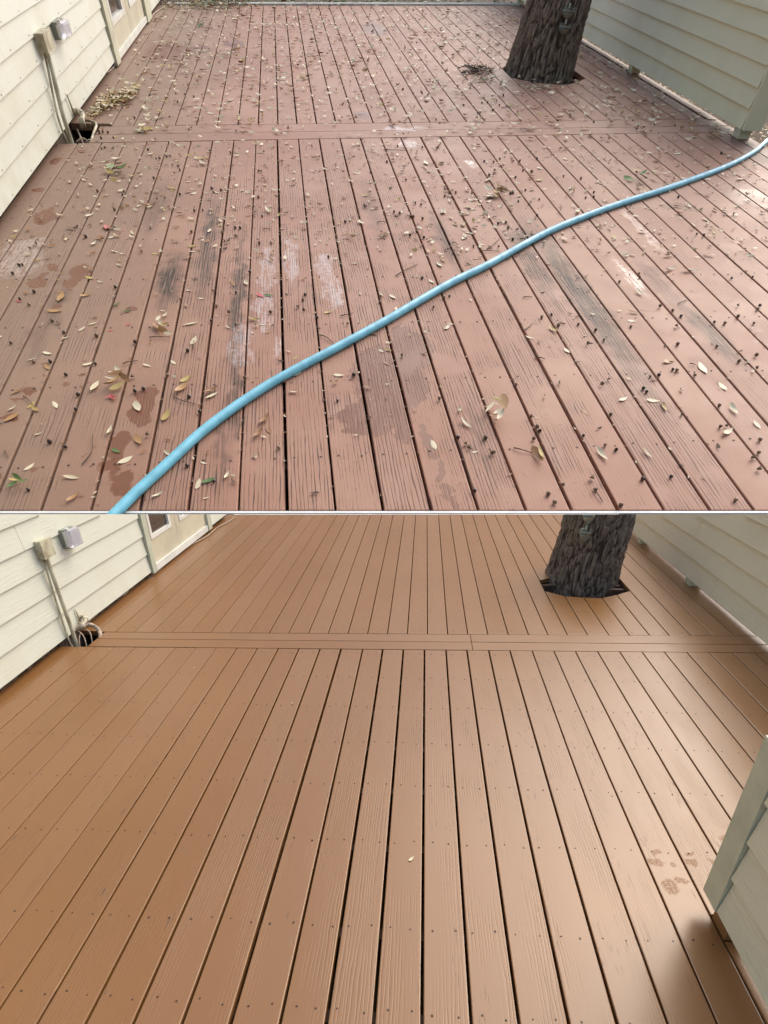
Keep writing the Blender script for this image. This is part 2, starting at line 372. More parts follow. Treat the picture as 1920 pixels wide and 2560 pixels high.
# --- weathered deck (A)
DA = Thing("weathered_deck", (0, 0, 0), MA, "weathered reddish deck strewn with leaves and acorns, crossed by a blue hose", "deck")
ne0, ne1 = FA.at(0, 1275.5), FA.at(1920, 1275.5)
nearA = lin(ne0, ne1)
fA, mA, bA = lin((-1.308, 5.109), (2.12, 5.492)), lin((-1.308, 5.30), (2.12, 5.67)), lin((-1.339, 5.50), (2.25, 5.89))
farA = lin((-.52, 11.15), (3.39, 12.07))
sA = [-1.53, -1.385, -1.238, -1.093, -.955, -.815, -.672, -.531, -.390, -.242, -.098, .047, .191, .337, .482, .629, .772, .919, .1065*10, 1.212, 1.355, 1.50, 1.645, 1.79, 1.935, 2.08, 2.225, 2.37, 2.515, 2.66, 2.805, 2.95, 3.095, 3.24, 3.385, 3.52]
gA = [.0095]*len(sA)
for i, v in ((9, .006), (11, .007), (14, .009), (16, .010), (17, .013), (18, .010), (10, .011)): gA[i] = v
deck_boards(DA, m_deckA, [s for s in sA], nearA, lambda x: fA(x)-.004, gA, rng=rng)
sA2 = [-1.53, -1.385, -1.24, -1.093, -.953, -.812, -.666, -.521, -.376, -.232, -.091, .047, .191, .335, .476, .615, .757, .905, 1.053, 1.197, 1.344, 1.494, 1.642, 1.79, 1.940, 2.093, 2.242, 2.39, 2.545, 2.69, 2.83, 2.975, 3.12, 3.265, 3.395]
holeA = (2.093, 2.83, pl([(2.093, 7.378), (2.242, 7.20), (2.39, 7.145), (2.545, 7.135), (2.69, 7.25), (2.83, 7.43)]), pl([(2.093, 7.79), (2.242, 8.0), (2.69, 8.05), (2.83, 7.82)]))
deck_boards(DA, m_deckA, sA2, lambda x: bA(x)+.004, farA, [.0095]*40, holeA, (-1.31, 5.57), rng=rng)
for lo, hi in ((fA, mA), (mA, bA)):
    for x0, x1 in ((-1.31, 1.72 if lo is fA else .9), (1.723 if lo is fA else .903, 3.50)):
        bm = nb(); prism(bm, [(x0, lo(x0)+.004), (x1, lo(x1)+.004), (x1, hi(x1)-.004), (x0, hi(x0)-.004)], -TH, rng.uniform(0, .001), .003)
        finish(bm, "border_board", m_deckA, DA).pass_index = 1
bm = nb(); prism(bm, [(3.405, 5.98), (3.47, 5.98), (3.47, 12.1), (3.405, 12.1)], -TH, .004, .003); finish(bm, "edge_board", m_deckA, DA)
bm = nb(); prism(bm, [(3.48, 5.9), (3.525, 5.9), (3.525, 12.1), (3.48, 12.1)], -TH-.02, -.006, .003); finish(bm, "edge_board", m_deckA, DA)
bm = nb(); dv = Vector((ne1.x-ne0.x, ne1.y-ne0.y)).normalized(); nn = Vector((dv.y, -dv.x))
p = [Vector((-1.9, nearA(-1.9))), Vector((3.52, nearA(3.52)))]
prism(bm, [p[0]+nn*.012, p[1]+nn*.012, p[1]+nn*.002, p[0]+nn*.002], -.15, -.001, .001)  # white board stands in for the divider between the two views
finish(bm, "fascia_board", m_fascia, DA, label="white fascia board along the near edge, standing in for the divider strip")
for yy in [1.62+i*.46 for i in range(23)]:
    boxo("joist", (-1.44, yy, -.16), (3.5, yy+.03, -TH-.003), m_lumber, 0, thing=DA)
def screws(T, seams, rows, y0f, y1f, mat, r, skip=None, seed=5):
    rg = random.Random(seed); bm = nb()
    for i in range(len(seams)-1):
        for yy in rows:
            for fx in (.24, .76):
                x = seams[i]+(seams[i+1]-seams[i])*(fx+rg.uniform(-.06, .06)); y = yy+rg.uniform(-.008, .008)
                if not (y0f(x)+.01 < y < y1f(x)-.01) or (skip and skip(x, y)): continue
                rr = r*rg.uniform(.8, 1.15)
                m_ = Matrix.Translation((x, y, .0012))
                bmesh.ops.create_cone(bm, cap_ends=True, segments=7, radius1=rr, radius2=rr*.8, depth=.0012, matrix=m_)
    return finish(bm, "screw_heads", mat, T, kind='stuff')
inA = lambda x, y: 2.05 < x < 2.87 and 7.1 < y < 8.5
rowsA = [1.63+i*.46 for i in range(23)]
screws(DA, sA, rowsA+[5.03], nearA, fA, m_rust, .0042); screws(DA, sA2, rowsA+[5.7], bA, farA, m_rust, .0042, inA)

# --- painted deck (B)
DB = Thing("painted_deck", (0, 0, 0), MB, "clean freshly painted brown deck with bare glossy boards", "deck")
fB, mB_, bB = lin((-2.496, 3.357), (2.268, 3.414)), lin((-2.5, 3.486), (2.3, 3.538)), lin((-1.7, 3.612), (2.4, 3.674))
farB = lambda x: 7.23
nearB = lambda x: .25
sB = [-2.585, -2.455, -2.308, -2.162, -2.015, -1.868, -1.722, -1.576, -1.43, -1.285, -1.14, -.993, -.848, -.70, -.5535, -.4035, -.2645, -.122, .023, .17, .312, .46, .603, .752, .8975, 1.04, 1.187, 1.333, 1.48, 1.626, 1.772, 1.918, 2.064, 2.21, 2.36, 2.505]
gB = [.0035]*9+[.006]*(len(sB)-9)
for i, v in ((10, .007), (11, .008), (12, .009), (13, .010), (14, .013), (15, .009), (16, .012), (17, .011), (18, .010), (19, .009), (20, .009), (21, .009), (22, .008)): gB[i] = v
def nearB2(x): return .25
sBl = sB[:25]; deck_boards(DB, m_deckB, sBl, nearB, lambda x: fB(x)-.003, gB, rng=rng)
# boards right of the near fence post: the first one is notched round the post
deck_boards(DB, m_deckB, sB[24:26], nearB, lambda x: fB(x)-.003, gB[24:], rng=rng)
deck_boards(DB, m_deckB, sB[25:27], nearB, lambda x: 1.243, gB[25:], rng=rng)
deck_boards(DB, m_deckB, sB[25:27], lambda x: 1.347, lambda x: fB(x)-.003, gB[25:], rng=rng)
deck_boards(DB, m_deckB, sB[26:], nearB, lambda x: fB(x)-.003, gB[26:], rng=rng)
sB2 = [-2.585, -2.43, -2.285, -2.14, -1.997, -1.852, -1.706, -1.56, -1.412, -1.268, -1.12, -.975, -.828, -.682, -.536, -.392, -.247, -.102, .044, .19, .334, .478, .624, .768, .906, 1.044, 1.186, 1.334, 1.479, 1.618, 1.756, 1.905, 2.055, 2.205, 2.358]
holeB = (1.044, 1.756, pl([(1.044, 4.52), (1.186, 4.41), (1.334, 4.378), (1.479, 4.372), (1.618, 4.447), (1.756, 4.542)]), pl([(1.044, 4.79), (1.186, 4.88), (1.334, 5.3), (1.618, 5.25), (1.756, 4.87)]))
deck_boards(DB, m_deckB, sB2, lambda x: bB(x)+.003, farB, [.004]*10+[.006]*30, holeB, (-2.43, 3.62), rng=rng)
for lo, hi in ((fB, mB_), (mB_, bB)):
    a = -2.365
    for x0, x1 in ((a, .35), (.3525, 2.9)):
        bm = nb(); prism(bm, [(x0, lo(x0)+.003), (x1, lo(x1)+.003), (x1, hi(x1)-.003), (x0, hi(x0)-.003)], -TH, rng.uniform(0, .001), .003)
        finish(bm, "border_board", m_deckB, DB).pass_index = 1
bm = nb(); prism(bm, [(2.37, bB(2.37)+.01), (2.455, bB(2.45)+.01), (2.455, 7.2), (2.37, 7.2)], -TH, .002, .003); finish(bm, "edge_board", m_edgeB, DB, label="pale unpainted edge board beyond a dark gap")
for x0 in (2.46, 2.61, 2.76):
    bm = nb(); prism(bm, [(x0+.003, .25), (x0+.143, .25), (x0+.143, 3.36), (x0+.003, 3.36)], -TH, 0, .003); finish(bm, "deck_board", m_deckB, DB)
rowsB = [.945, 1.235, 1.632, 1.984, 2.312, 2.652, 2.992, 3.32, 3.70, 4.075, 4.376, 4.78, 5.2, 5.6, 6.0, 6.4, 6.8, 7.15]
inB = lambda x, y: (1.0 < x < 1.8 and 4.3 < y < 5.45)
screws(DB, sB, rowsB, nearB, fB, m_screw, .0036); screws(DB, sB2, rowsB, bB, farB, m_screw, .0036, inB)
for yy in rowsB: boxo("joist", (-2.5, yy-.019, -.22), (2.85, yy+.019, -TH-.003), m_lumber, 0, thing=DB)
boxo("fascia_board", (-2.5, 7.235, -.25), (2.46, 7.255, -.002), m_fascia, .002, thing=DB)

# ------------------------------------------------------------------ lap siding
def lap(T, mat, xw, sgn, y0, y1, z0, ex, rows, th=.012, cut=False, joints=(), parent=None, skip=None):
    """sgn +1: face looks to +x"""
    for r in range(rows):
        za, zb = z0+r*ex, z0+(r+1)*ex+.012
        segs = [y0]+sorted(j for (rr, j) in joints if rr == r and y0 < j < y1)+[y1]
        for a, b in zip(segs, segs[1:]):
            a += .0015; b -= .0015
            bm = nb()
            prof = [(xw, za), (xw+sgn*th, za), (xw+sgn*th, za+.002), (xw+sgn*.003, zb), (xw, zb)]
            A_ = [bm.verts.new((x, a, z)) for x, z in prof]; B_ = [bm.verts.new((x, b, z)) for x, z in prof]
            bm.faces.new(A_); bm.faces.new(B_[::-1])
            for k in range(5): bm.faces.new((A_[k], A_[(k+1) % 5], B_[(k+1) % 5], B_[k]))
            finish(bm, "siding_board", mat, T, cut=cut, parent=parent)
def nails(T, xw, sgn, y0, y1, z0, ex, rows, r):
    rg = random.Random(5); bm = nb()
    for rr in range(rows):
        for k in range(int((y1-y0)/.4)):
            p_ = Vector((xw, y0+.2+k*.4+rg.uniform(-.03, .03), z0+ex*(rr+.14)+rg.uniform(-.004, .004)))
            if (p_-CUT[0]).dot(CUT[1]) > -.01 and T in (WB_, ): continue
            bmesh.ops.create_cone(bm, cap_ends=True, segments=7, radius1=r, radius2=r*.7, depth=.003, matrix=Matrix.Translation(p_) @ Matrix.Rotation(math.pi/2*sgn, 4, 'Y'))
    finish(bm, "nail_heads", m_rust, T, kind='stuff')
WB_ = None
# A house wall
XA = -1.477
WA = Thing("house_wall", (XA, 7, 0), MA, "cream lap siding house wall with glazed door, beside the leaf-strewn deck", "house wall")
lap(WA, m_sidA, XA-.012, 1, -.5, 7.352, .04, .1, 20, .016, joints=[(4, 4.55), (2, 3.2), (7, 5.6), (0, 6.1), (5, 2.4)])
lap(WA, m_sidA, XA-.012, 1, 9.93, 13.5, .04, .1, 20, .016)
boxo("wall_core", (XA-.12, -.5, .03), (XA-.014, 7.36, 2.06), m_lumber, 0, thing=WA)
boxo("wall_core", (XA-.12, 9.92, .03), (XA-.014, 13.5, 2.06), m_lumber, 0, thing=WA)
boxo("wall_core", (XA-.12, 7.36, 1.25), (XA-.014, 9.92, 2.06), m_trimA, 0, thing=WA)
boxo("foundation", (XA-.12, -.5, -.2), (XA-.056, 13.5, .038), m_found, .004, thing=WA)
boxo("door_casing", (XA-.012, 7.355, .012), (XA+.022, 7.54, 1.25), m_trimA, .003, thing=WA)
boxo("door_casing", (XA-.012, 9.56, .012), (XA+.022, 9.92, 1.25), m_trimA, .003, thing=WA)
boxo("door_sill", (XA-.03, 7.545, .02), (XA+.012, 9.55, .062), m_sash, .002, thing=WA)
def door(T, xw, y0, y1, z0, ztop, wy0, wy1, wz0, cut, matd):
    bm = nb()
    for p0, p1 in (((xw-.03, y0, z0), (xw, wy0, ztop)), ((xw-.03, wy1, z0), (xw, y1, ztop)), ((xw-.03, wy0, z0), (xw, wy1, wz0))): box(bm, p0, p1, 0)
    d = finish(bm, "door", matd, T, cut=False) if not cut else None
    if cut:
        bm.free(); d = None
        for p0, p1 in (((xw-.03, y0, z0), (xw, wy0-.0005, ztop)), ((xw-.03, wy1+.0005, z0), (xw, y1, ztop)), ((xw-.03, wy0, z0), (xw, wy1, wz0))):
            bm = nb(); box(bm, p0, p1, 0); o = finish(bm, "door_panel", matd, T, cut=True)
            if o and d is None: d = o
    w_ = .045*(wy1-wy0)/.4*.8
    for p0, p1 in (((xw-.02, wy0, wz0), (xw+.008, wy1, wz0+.035)), ((xw-.02, wy0, wz0+.035), (xw+.006, wy0+w_, ztop)), ((xw-.02, wy1-w_, wz0+.035), (xw+.006, wy1, ztop))):
        bm = nb(); box(bm, p0, p1, .002 if not cut else 0); finish(bm, "window_frame", m_sash, T, cut=cut, parent=d)
    bm = nb(); box(bm, (xw-.022, wy0+w_, wz0+.035), (xw-.016, wy1-w_, ztop), 0); finish(bm, "window_pane", m_glass, T, cut=cut, parent=d)
door(WA, XA-.006, 7.55, 8.54, .064, 1.24, 7.66, 8.36, .20, False, m_door)
door(WA, XA-.006, 8.55, 9.55, .064, 1.24, 8.72, 9.40, .20, False, m_door)

nails(WA, XA+.0035, 1, -.3, 7.3, .04, .1, 12, .0035)
# B house wall: it stops at its sloping rake
XB = -2.53
WB = Thing("house_wall", (XB, 5, 0), MB, "low cream lap siding wall with glazed double door, beside the painted deck", "house wall")
lap(WB, m_sidB, XB-.012, 1, -.2, 4.80, .052, .166, 13, .019, True, [(5, 3.5), (2, 2.2), (4, 3.28), (1, 1.6)])
lap(WB, m_sidB, XB-.012, 1, 6.445, 7.15, .052, .166, 5, .019, True)
for y0, y1 in ((-.2, 4.81), (6.44, 7.15)):
    bm = nb(); box(bm, (XB-.12, y0, .045), (XB-.014, y1, 1.9)); finish(bm, "wall_core", m_lumber, WB, cut=True)
bm = nb()
rf = random.Random(9)
n_ = 140
for i in range(n_):
    y0 = -.2+7.35*i/n_; y1 = y0+7.35/n_; box(bm, (XB-.13, y0, -.42), (XB-.058+rf.uniform(-.006, .012), y1, rf.uniform(.02, .044)))
finish(bm, "foundation", m_found, WB)
for y0, y1 in ((4.805, 4.885), (6.33, 6.44)):
    bm = nb(); box(bm, (XB-.012, y0, .034), (XB+.026, y1, 1.3)); finish(bm, "door_casing", m_trimB, WB, cut=True)
boxo("door_sill", (XB-.03, 4.89, .03), (XB+.016, 6.325, .094), m_sash, .002, thing=WB)
door(WB, XB-.004, 4.89, 5.535, .096, 1.2, 4.95, 5.42, .315, True, m_door)
door(WB, XB-.004, 5.54, 6.325, .096, 1.2, 5.63, 6.2, .315, True, m_door)

# ------------------------------------------------------------------ fences
XF = 3.385
FNA = Thing("privacy_fence", (XF, 5.42, 0), MA, "tall sage green lap siding fence on short posts, right of the leaf-strewn deck", "fence")
lap(FNA, m_fenA, XF+.012, -1, 5.425, 14, .055, .1085, 9, .024, joints=[(0, 6.98), (3, 8.2), (2, 9.5)])
boxo("fence_core", (XF+.014, 5.44, .06), (XF+.13, 14, 1.02), m_fenA, .0, thing=FNA)
boxo("end_board", (XF-.001, 5.40, .052), (XF+.146, 5.424, 1.03), m_fenA, .002, thing=FNA)
for y in (5.435, 7.70, 9.95, 12.2): boxo("post", (XF+.002, y, -.15 if y > 6 else 0), (XF+.096, y+.095, .058), m_trimA, .003, thing=FNA)
XG = 2.288
FNB = Thing("privacy_fence", (XG, 4.7, 0), MB, "low sage lap siding fence on short posts, right of the painted deck's tree", "fence")
lap(FNB, m_fenB, XG+.012, -1, 2.2, 7.15, .06, .166, 8, .026, True, [(0, 4.27), (2, 4.75), (3, 3.3)])
bm = nb(); box(bm, (XG+.014, 2.2, .07), (XG+.11, 7.15, 1.5)); finish(bm, "fence_core", m_fenB, FNB, cut=True)
for y in (5.93, 4.665, 3.0): boxo("post", (XG+.001, y, .0), (XG+.105, y+.10, .068), m_trimB, .003, thing=FNB)
XN = 1.024
FNC = Thing("privacy_fence", (XN, 1.35, 0), MB, "sage green fence end with upright corner board, nearest on the right over the painted deck", "fence")
lap(FNC, m_fenB, XN+.012, -1, -1.2, 1.293, .088, .162, 4, .022, joints=[])
boxo("fence_core", (XN+.014, -1.2, .09), (XN+.10, 1.37, .742), m_fenB, 0, thing=FNC)
boxo("corner_board", (XN-.013, 1.295, .082), (XN+.012, 1.388, .752), m_trimB, .002, thing=FNC)
boxo("end_board", (XN+.014, 1.372, .085), (XN+.10, 1.388, .752), m_trimB, .002, thing=FNC)
boxo("post", (XN+.020, 1.25, -.2), (XN+.11, 1.34, .10), m_deckB, .003, thing=FNC, label="brown painted post foot under the fence")
boxo("post", (XN+.020, -.5, -.2), (XN+.11, -.4, .10), m_deckB, .003, thing=FNC)

# ------------------------------------------------------------------ trees
def trunk(T, b, rb, t, rt, z0, z1, k, amp, cut, nu=190, nv=200, name="trunk"):
    bm = nb(); lay = bm.verts.layers.float.new('ridge'); rings = []
    b = Vector(b); t = Vector(t)
    for j in range(nv+1):
        z = z0+(z1-z0)*j/nv; f = (z-b.z)/(t.z-b.z); c = b.lerp(t, f)
        rr = rb+(rt-rb)*min(f, 1.2)
        if z < .12: rr *= 1+.5*(.12-z)**1.5
        ring = []
        for i in range(nu):
            a = 2*math.pi*i/nu; d = Vector((math.cos(a), math.sin(a), 0))
            q = Vector((d.x*rr*k, d.y*rr*k, z*k*.17))
            q += Vector(mn.noise_vector(q*.6))*1.0
            ds = mn.voronoi(q, distance_metric='DISTANCE')[0]
            rd = min(1, (ds[1]-ds[0])*2.2); ru = mn.noise(q*3.1)*.5+.5; lum = mn.noise(Vector((d.x, d.y, z*1.2))*2.2)
            v = bm.verts.new(c*1.0+d*(rr+amp*(rd*.8+ru*.45-.8+mn.noise(q*7.3)*.30)+lum*rr*.03)); v.co.z = z
            v[lay] = rd*.8+ru*.2; ring.append(v)
        rings.append(ring)
    for A_, B_ in zip(rings, rings[1:]):
        for i in range(nu): bm.faces.new((A_[i], A_[(i+1) % nu], B_[(i+1) % nu], B_[i]))
    if not cut: bm.faces.new(rings[-1])
    o = finish(bm, name, m_bark, T, cut=cut)
    return o
TA = Thing("oak_tree", (2.46, 7.75, -.15), MA, "rough barked leaning oak trunk rising through a hole in the leaf-strewn deck", "tree")
trunk(TA, (2.465, 7.75, 0), .325, (2.528, 7.75, .41), .292, -.17, 1.5, 30, .024, False, nu=260, nv=300)
TB = Thing("oak_tree", (1.45, 4.95, -.3), MB, "rough barked oak trunk rising through a hole in the clean painted deck", "tree")
trunk(TB, (1.452, 4.95, 0), .315, (1.525, 4.95, .545), .287, -.4, .75, 30, .022, True, nu=260, nv=230)
for T_, M_, (x0, x1, y0, y1) in ((DA, m_deckA, (2.09, 2.83, 7.55, 7.62)), (DB, m_deckB, (1.60, 1.76, 4.66, 4.70))):
    boxo("joist", (x0, y0, -.14), (x1, y1, -TH-.002), m_lumber, .001, thing=T_)

def tulip(M, c, wdt, hgt, label, cut=False):
    bm = nb(); n = 28; rows = 9; R0 = wdt/2; rings = []
    for j in range(rows+1):
        t = j/rows; ring = []
        for i in range(n):
            a = 2*math.pi*i/n; rr = R0*(math.sin(min(1, t*1.25)*math.pi/2)**.7)*(1-.10*max(0, t-.6)/.4)
            top = .72+.28*abs(math.cos(a*1.5+.0))**1.5
            ring.append(bm.verts.new((c[0]+rr*math.cos(a), c[1]+rr*.55*math.sin(a), c[2]-hgt/2+hgt*t*(top if j == rows else (1 if t < .7 else .7+(t-.7)*top)))))
        rings.append(ring)
    for A_, B_ in zip(rings, rings[1:]):
        for i in range(n): bm.faces.new((A_[i], A_[(i+1) % n], B_[(i+1) % n], B_[i]))
    bmesh.ops.solidify(bm, geom=bm.faces[:], thickness=.004)
    tube(bm, [(c[0], c[1], c[2]-hgt*.1), (c[0], c[1], c[2]+hgt*.45), (c[0]+.004, c[1]+.006, c[2]+hgt*.75)], wdt*.07, 8, 4)
    o = finish(bm, "tulip_ornament", m_verd, M=M, base=c, cut=cut, smooth=True)
    if o: tag(o, label, "ornament", "metal tulip ornaments hanging on the oak trunks")
tulip(MA, (2.522, 7.40, .394), .118, .075, "upper tulip shaped metal cup on the oak trunk of the leaf-strewn deck")
tulip(MA, (2.515, 7.395, .302), .118, .075, "lower tulip shaped metal cup on the oak trunk of the leaf-strewn deck")
tulip(MB, (1.326, 4.615, .452), .100, .11, "lower teal tulip shaped metal cup on the oak trunk of the painted deck")
tulip(MB, (1.335, 4.622, .590), .100, .11, "upper teal tulip shaped metal cup on the oak trunk of the painted deck", True)

# ------------------------------------------------------------------ wall fittings
def fitting(M, xw, y0, y1, z0, z1, d, label, mat):
    T = Thing("junction_box", (xw, (y0+y1)/2, z0), M, label, "junction box")
    boxo("box_body", (xw-.004, y0, z0), (xw+d-.004, y1, z1), mat, .003, thing=T); boxo("box_lid", (xw+d-.0035, y0-.002, z0-.002), (xw+d, y1+.002, z1+.002), mat, .001, thing=T)
fitting(MA, XA, 5.205, 5.40, .374, .452, .058, "junction box above two conduits, on the house wall of the leaf-strewn deck", m_pipe)
fitting(MB, XB, 3.382, 3.50, .626, .742, .052, "junction box above two conduits, on the house wall of the painted deck", m_pipe)
def outlet(M, xw, y0, y1, z0, z1, d, label):
    T = Thing("outlet_box", (xw, (y0+y1)/2, z0), M, label, "outlet box")
    boxo("box_body", (xw-.004, y0, z0), (xw+d*.45, y1, z1), m_greybox, .003, thing=T)
    boxo("clear_cover", (xw+d*.46, y0+.006, z0+.004), (xw+d, y1-.004, z1-.004), m_clear, .012, thing=T)
    boxo("hinge", (xw+d*.40, y0-.006, z0+.01), (xw+d*.62, y0+.004, z1-.01), m_sash, .002, thing=T)
    boxo("latch", (xw+d*.55, y0+.005, z1-.004), (xw+d*.8, y0+.03, z1+.012), m_sash, .003, thing=T)
outlet(MA, XA, 5.66, 5.86, .37, .445, .075, "outlet box with bulging clear cover on the house wall of the leaf-strewn deck")
outlet(MB, XB, 3.664, 3.79, .613, .742, .085, "outlet box with bulging clear cover on the house wall of the painted deck")
def pipes(M, xw, yb, zb, ya, r, where):
    for (r_, pts, nm_, lb) in ((r, [(xw+.035, yb, zb+.01), (xw+.038, yb-.004, zb-.05), (xw+.045, ya+.01, .12), (xw+.05, ya, -.12)], "conduit", "thick painted conduit dropping from the junction box, "+where),
                               (r*.5, [(xw+.018, yb+.01, zb+.01), (xw+.016, yb-.012, zb-.06), (xw+.018, ya-.02, .12), (xw+.03, ya-.02, -.02), (xw+.05, ya+.03, -.12)], "conduit", "thin painted conduit behind the thick one, "+where)):
        bm = nb(); tube(bm, pts, r_, 12, 8); tag(finish(bm, nm_, m_pipe, M=M, base=(xw, yb, 0), smooth=True), lb, "conduit")
pipes(MA, XA, 5.25, .374, 5.13, .0135, "beside the leaf-strewn deck"); pipes(MB, XB, 3.42, .626, 3.41, .013, "beside the painted deck")
def elbow(M, xw, y, z, s, label):
    bm = nb(); tube(bm, [(xw, y+.12*s, z+.02*s), (xw+.05*s, y+.10*s, z+.02*s), (xw+.09*s, y+.04*s, z+.01*s), (xw+.085*s, y-.03*s, z-.01*s)], .020*s, 12, 5)
    tube(bm, [(xw+.085*s, y-.025*s, z+.008*s), (xw+.085*s, y-.03*s, z-.05*s)], .026*s, 12, 1); tube(bm, [(xw+.065*s, y+.085*s, z+.018*s), (xw+.088*s, y+.05*s, z+.012*s)], .026*s, 12, 1)
    tube(bm, [(xw+.01*s, y+.06*s, z+.13*s), (xw+.02*s, y+.05*s, z)], .008*s, 8, 1)
    tag(finish(bm, "drain_elbow", m_pvc, M=M, base=(xw, y, z), smooth=True), label, "pipe")
elbow(MA, XA, 5.47, .045, .8, "stubby plastic pipe elbow at the wall foot above the leafy hole"); elbow(MB, XB, 3.54, .10, .72, "white plastic pipe elbow at the wall foot above the open hole")
def bent(M, pts, r, mat, name, label, cat):
    bm = nb(); tube(bm, pts, r, 8, 6); tag(finish(bm, name, mat, M=M, base=pts[0], smooth=True), label, cat)
bent(MA, [(-1.43, 5.56, .02), (-1.37, 5.53, .02), (-1.325, 5.47, .015), (-1.318, 5.30, .005), (-1.33, 5.13, -.03)], .008, m_pvc, "bent_tube", "pale bent tube rimming the hole beside the leafy wall foot", "tube")
bent(MB, [(-2.50, 3.50, .07), (-2.46, 3.58, .07), (-2.40, 3.58, .04), (-2.36, 3.53, .0), (-2.37, 3.47, -.08)], .015, m_cable, "flexible_conduit", "fat beige flexible conduit looping into the hole of the painted deck", "conduit")
for i, (a, b, c) in enumerate((((-2.50, 3.5, .06), (-2.44, 3.46, .02), (-2.41, 3.40, -.12)), ((-2.49, 3.52, .05), (-2.46, 3.42, .0), (-2.45, 3.39, -.14)), ((-2.48, 3.54, .06), (-2.41, 3.50, .03), (-2.39, 3.42, -.12)))):
    bent(MB, [a, b, c], .004, m_cable, "thin_cable", ("leftmost", "middle", "rightmost")[i] and {0: "middle thin cable dropping into the open hole of the painted deck", 1: "left thin cable dropping into the open hole of the painted deck", 2: "right thin cable dropping into the open hole of the painted deck"}[i], "cable")
for i, (a, b) in enumerate((((-1.47, 5.5, -.02), (-1.36, 5.15, -.10)), ((-1.45, 5.3, -.04), (-1.34, 5.36, -.11)))):
    bent(MA, [a, ((a[0]+b[0])/2, (a[1]+b[1])/2, -.03), b], .006, m_cable, "thin_cable", ("longer cable lying in the leafy hole by the wall", "shorter cable lying in the leafy hole by the wall")[i], "cable")
ca = [FA.at(x, y, .008) for x, y in ((268, 182), (284, 168), (297, 152), (306, 128), (318, 104), (332, 82), (345, 66), (360, 54), (374, 46), (385, 34), (396, 26), (408, 20))]
bent(MA, ca, .0055, m_cable, "loose_cable", "pale cable lying along the wall foot past the door of the leaf-strewn deck", "cable")
cb = [FB.at(x, y, .012) for x, y in ((203, 1566), (232, 1545), (262, 1512), (300, 1492), (316, 1482), (330, 1462), (372, 1434), (392, 1428), (430, 1395), (470, 1366), (515, 1342), (545, 1318), (575, 1302), (588, 1292))]
bent(MB, cb, .006, m_cable, "loose_cable", "brown and cream cable lying along the wall foot past the door of the painted deck", "cable")

# ------------------------------------------------------------------ hose
def zp(z, X, Y): return z[0]+X/z[2], z[1]+Y/z[2]
hp = [zp(z, X, Y) for z, X, Y in ((Z3, 515, 1095), (Z3, 600, 1010), (Z3, 720, 900), (Z3, 860, 770), (Z3, 1000, 662), (Z3, 1150, 562), (Z3, 1300, 477), (Z3, 1450, 398), (Z3, 1655, 286),
      (Z4, 150, 195), (Z4, 300, 110), (Z4, 452, 36), (Z2, 700, 1006), (Z2, 900, 923), (Z2, 1050, 870), (Z2, 1200, 822), (Z2, 1350, 769), (Z2, 1450, 731), (Z2, 1530, 695), (Z2, 1600, 655), (Z2, 1640, 622))]
pts = [FA.at(x, y, .0155) for x, y in hp]
d0 = (pts[0]-pts[1]).normalized()
pts = [pts[0]+d0*.16+Vector((0, 0, -.12)), pts[0]+d0*.10+Vector((0, 0, -.035)), pts[0]+d0*.05+Vector((0, 0, -.003))]+pts
pts += [pts[-1]+Vector((.12, .12, 0)), pts[-1]+Vector((.32, .2, -.02))]
bm = nb(); tube(bm, pts, .0152, 20, 10)
HOSE_PTS = [(q.x, q.y) for q in pts[3:-2]]
tag(finish(bm, "garden_hose", m_hose, M=MA, base=pts[4], smooth=True), "long light blue garden hose curving diagonally across the weathered deck", "hose")

# ------------------------------------------------------------------ leaves, acorns, twigs
def leaf_mesh(name, mat, curl, fold, wd, twist):
    n = 9; vs = []; fs = []
    for j in range(n+1):
        t = j/n; x = t-.5; wv = wd*math.sin(math.pi*min(1, t*1.02+.015))**.75*(1-.25*t) if 0 < j < n else .012
        z = curl*((x*2)**2)*.25+.02; tw = twist*x
        for s in (-1, 0, 1):
            y = s*wv/2; zz = z+abs(s)*wv*.5*fold
            vs.append((x, y*math.cos(tw)-.0*zz, zz+y*math.sin(tw)))
    for j in range(n):
        for k in range(2):
            a = j*3+k; fs.append((a, a+3, a+4, a+1))
    # stem
    b = len(vs); vs += [(-.5, -.012, .02), (-.5, .012, .02), (-.62, 0, .035)]; fs.append((b, b+1, b+2))
    me = bpy.data.meshes.new(name); me.from_pydata(vs, [], fs); me.materials.append(mat)
    for p in me.polygons: p.use_smooth = True
    return me
LM = {}
for key, mat in (('c', m_lc), ('t', m_lt), ('y', m_ly), ('g', m_lg), ('r', m_lr)):
    LM[key] = [leaf_mesh("leaf_mesh", mat, cu, fo, wd, tw) for cu, fo, wd, tw in ((.18, .22, .34, .2), (.45, .4, .31, -.5), (.08, -.15, .38, .15), (.6, .55, .28, .7), (.25, .1, .42, -.25))]
LL = {'c': ("small pale cream dry oak leaf lying on the weathered deck", "pale dry oak leaves on the weathered deck"),
      't': ("small rusty brown dry oak leaf lying on the weathered deck", "brown dry oak leaves on the weathered deck"),
      'y': ("small yellowish oak leaf lying on the weathered deck", "yellowish oak leaves on the weathered deck"),
      'g': ("small green leaf lying on the weathered deck", "green leaves on the weathered deck"),
      'r': ("small pink petal lying on the weathered deck", "pink petals on the weathered deck")}
ORD = "first second third fourth fifth sixth seventh eighth ninth tenth eleventh twelfth thirteenth fourteenth fifteenth sixteenth seventeenth eighteenth nineteenth twentieth 21st 22nd 23rd 24th 25th 26th 27th 28th 29th 30th 31st 32nd 33rd 34th 35th 36th".split()
HOSE = []
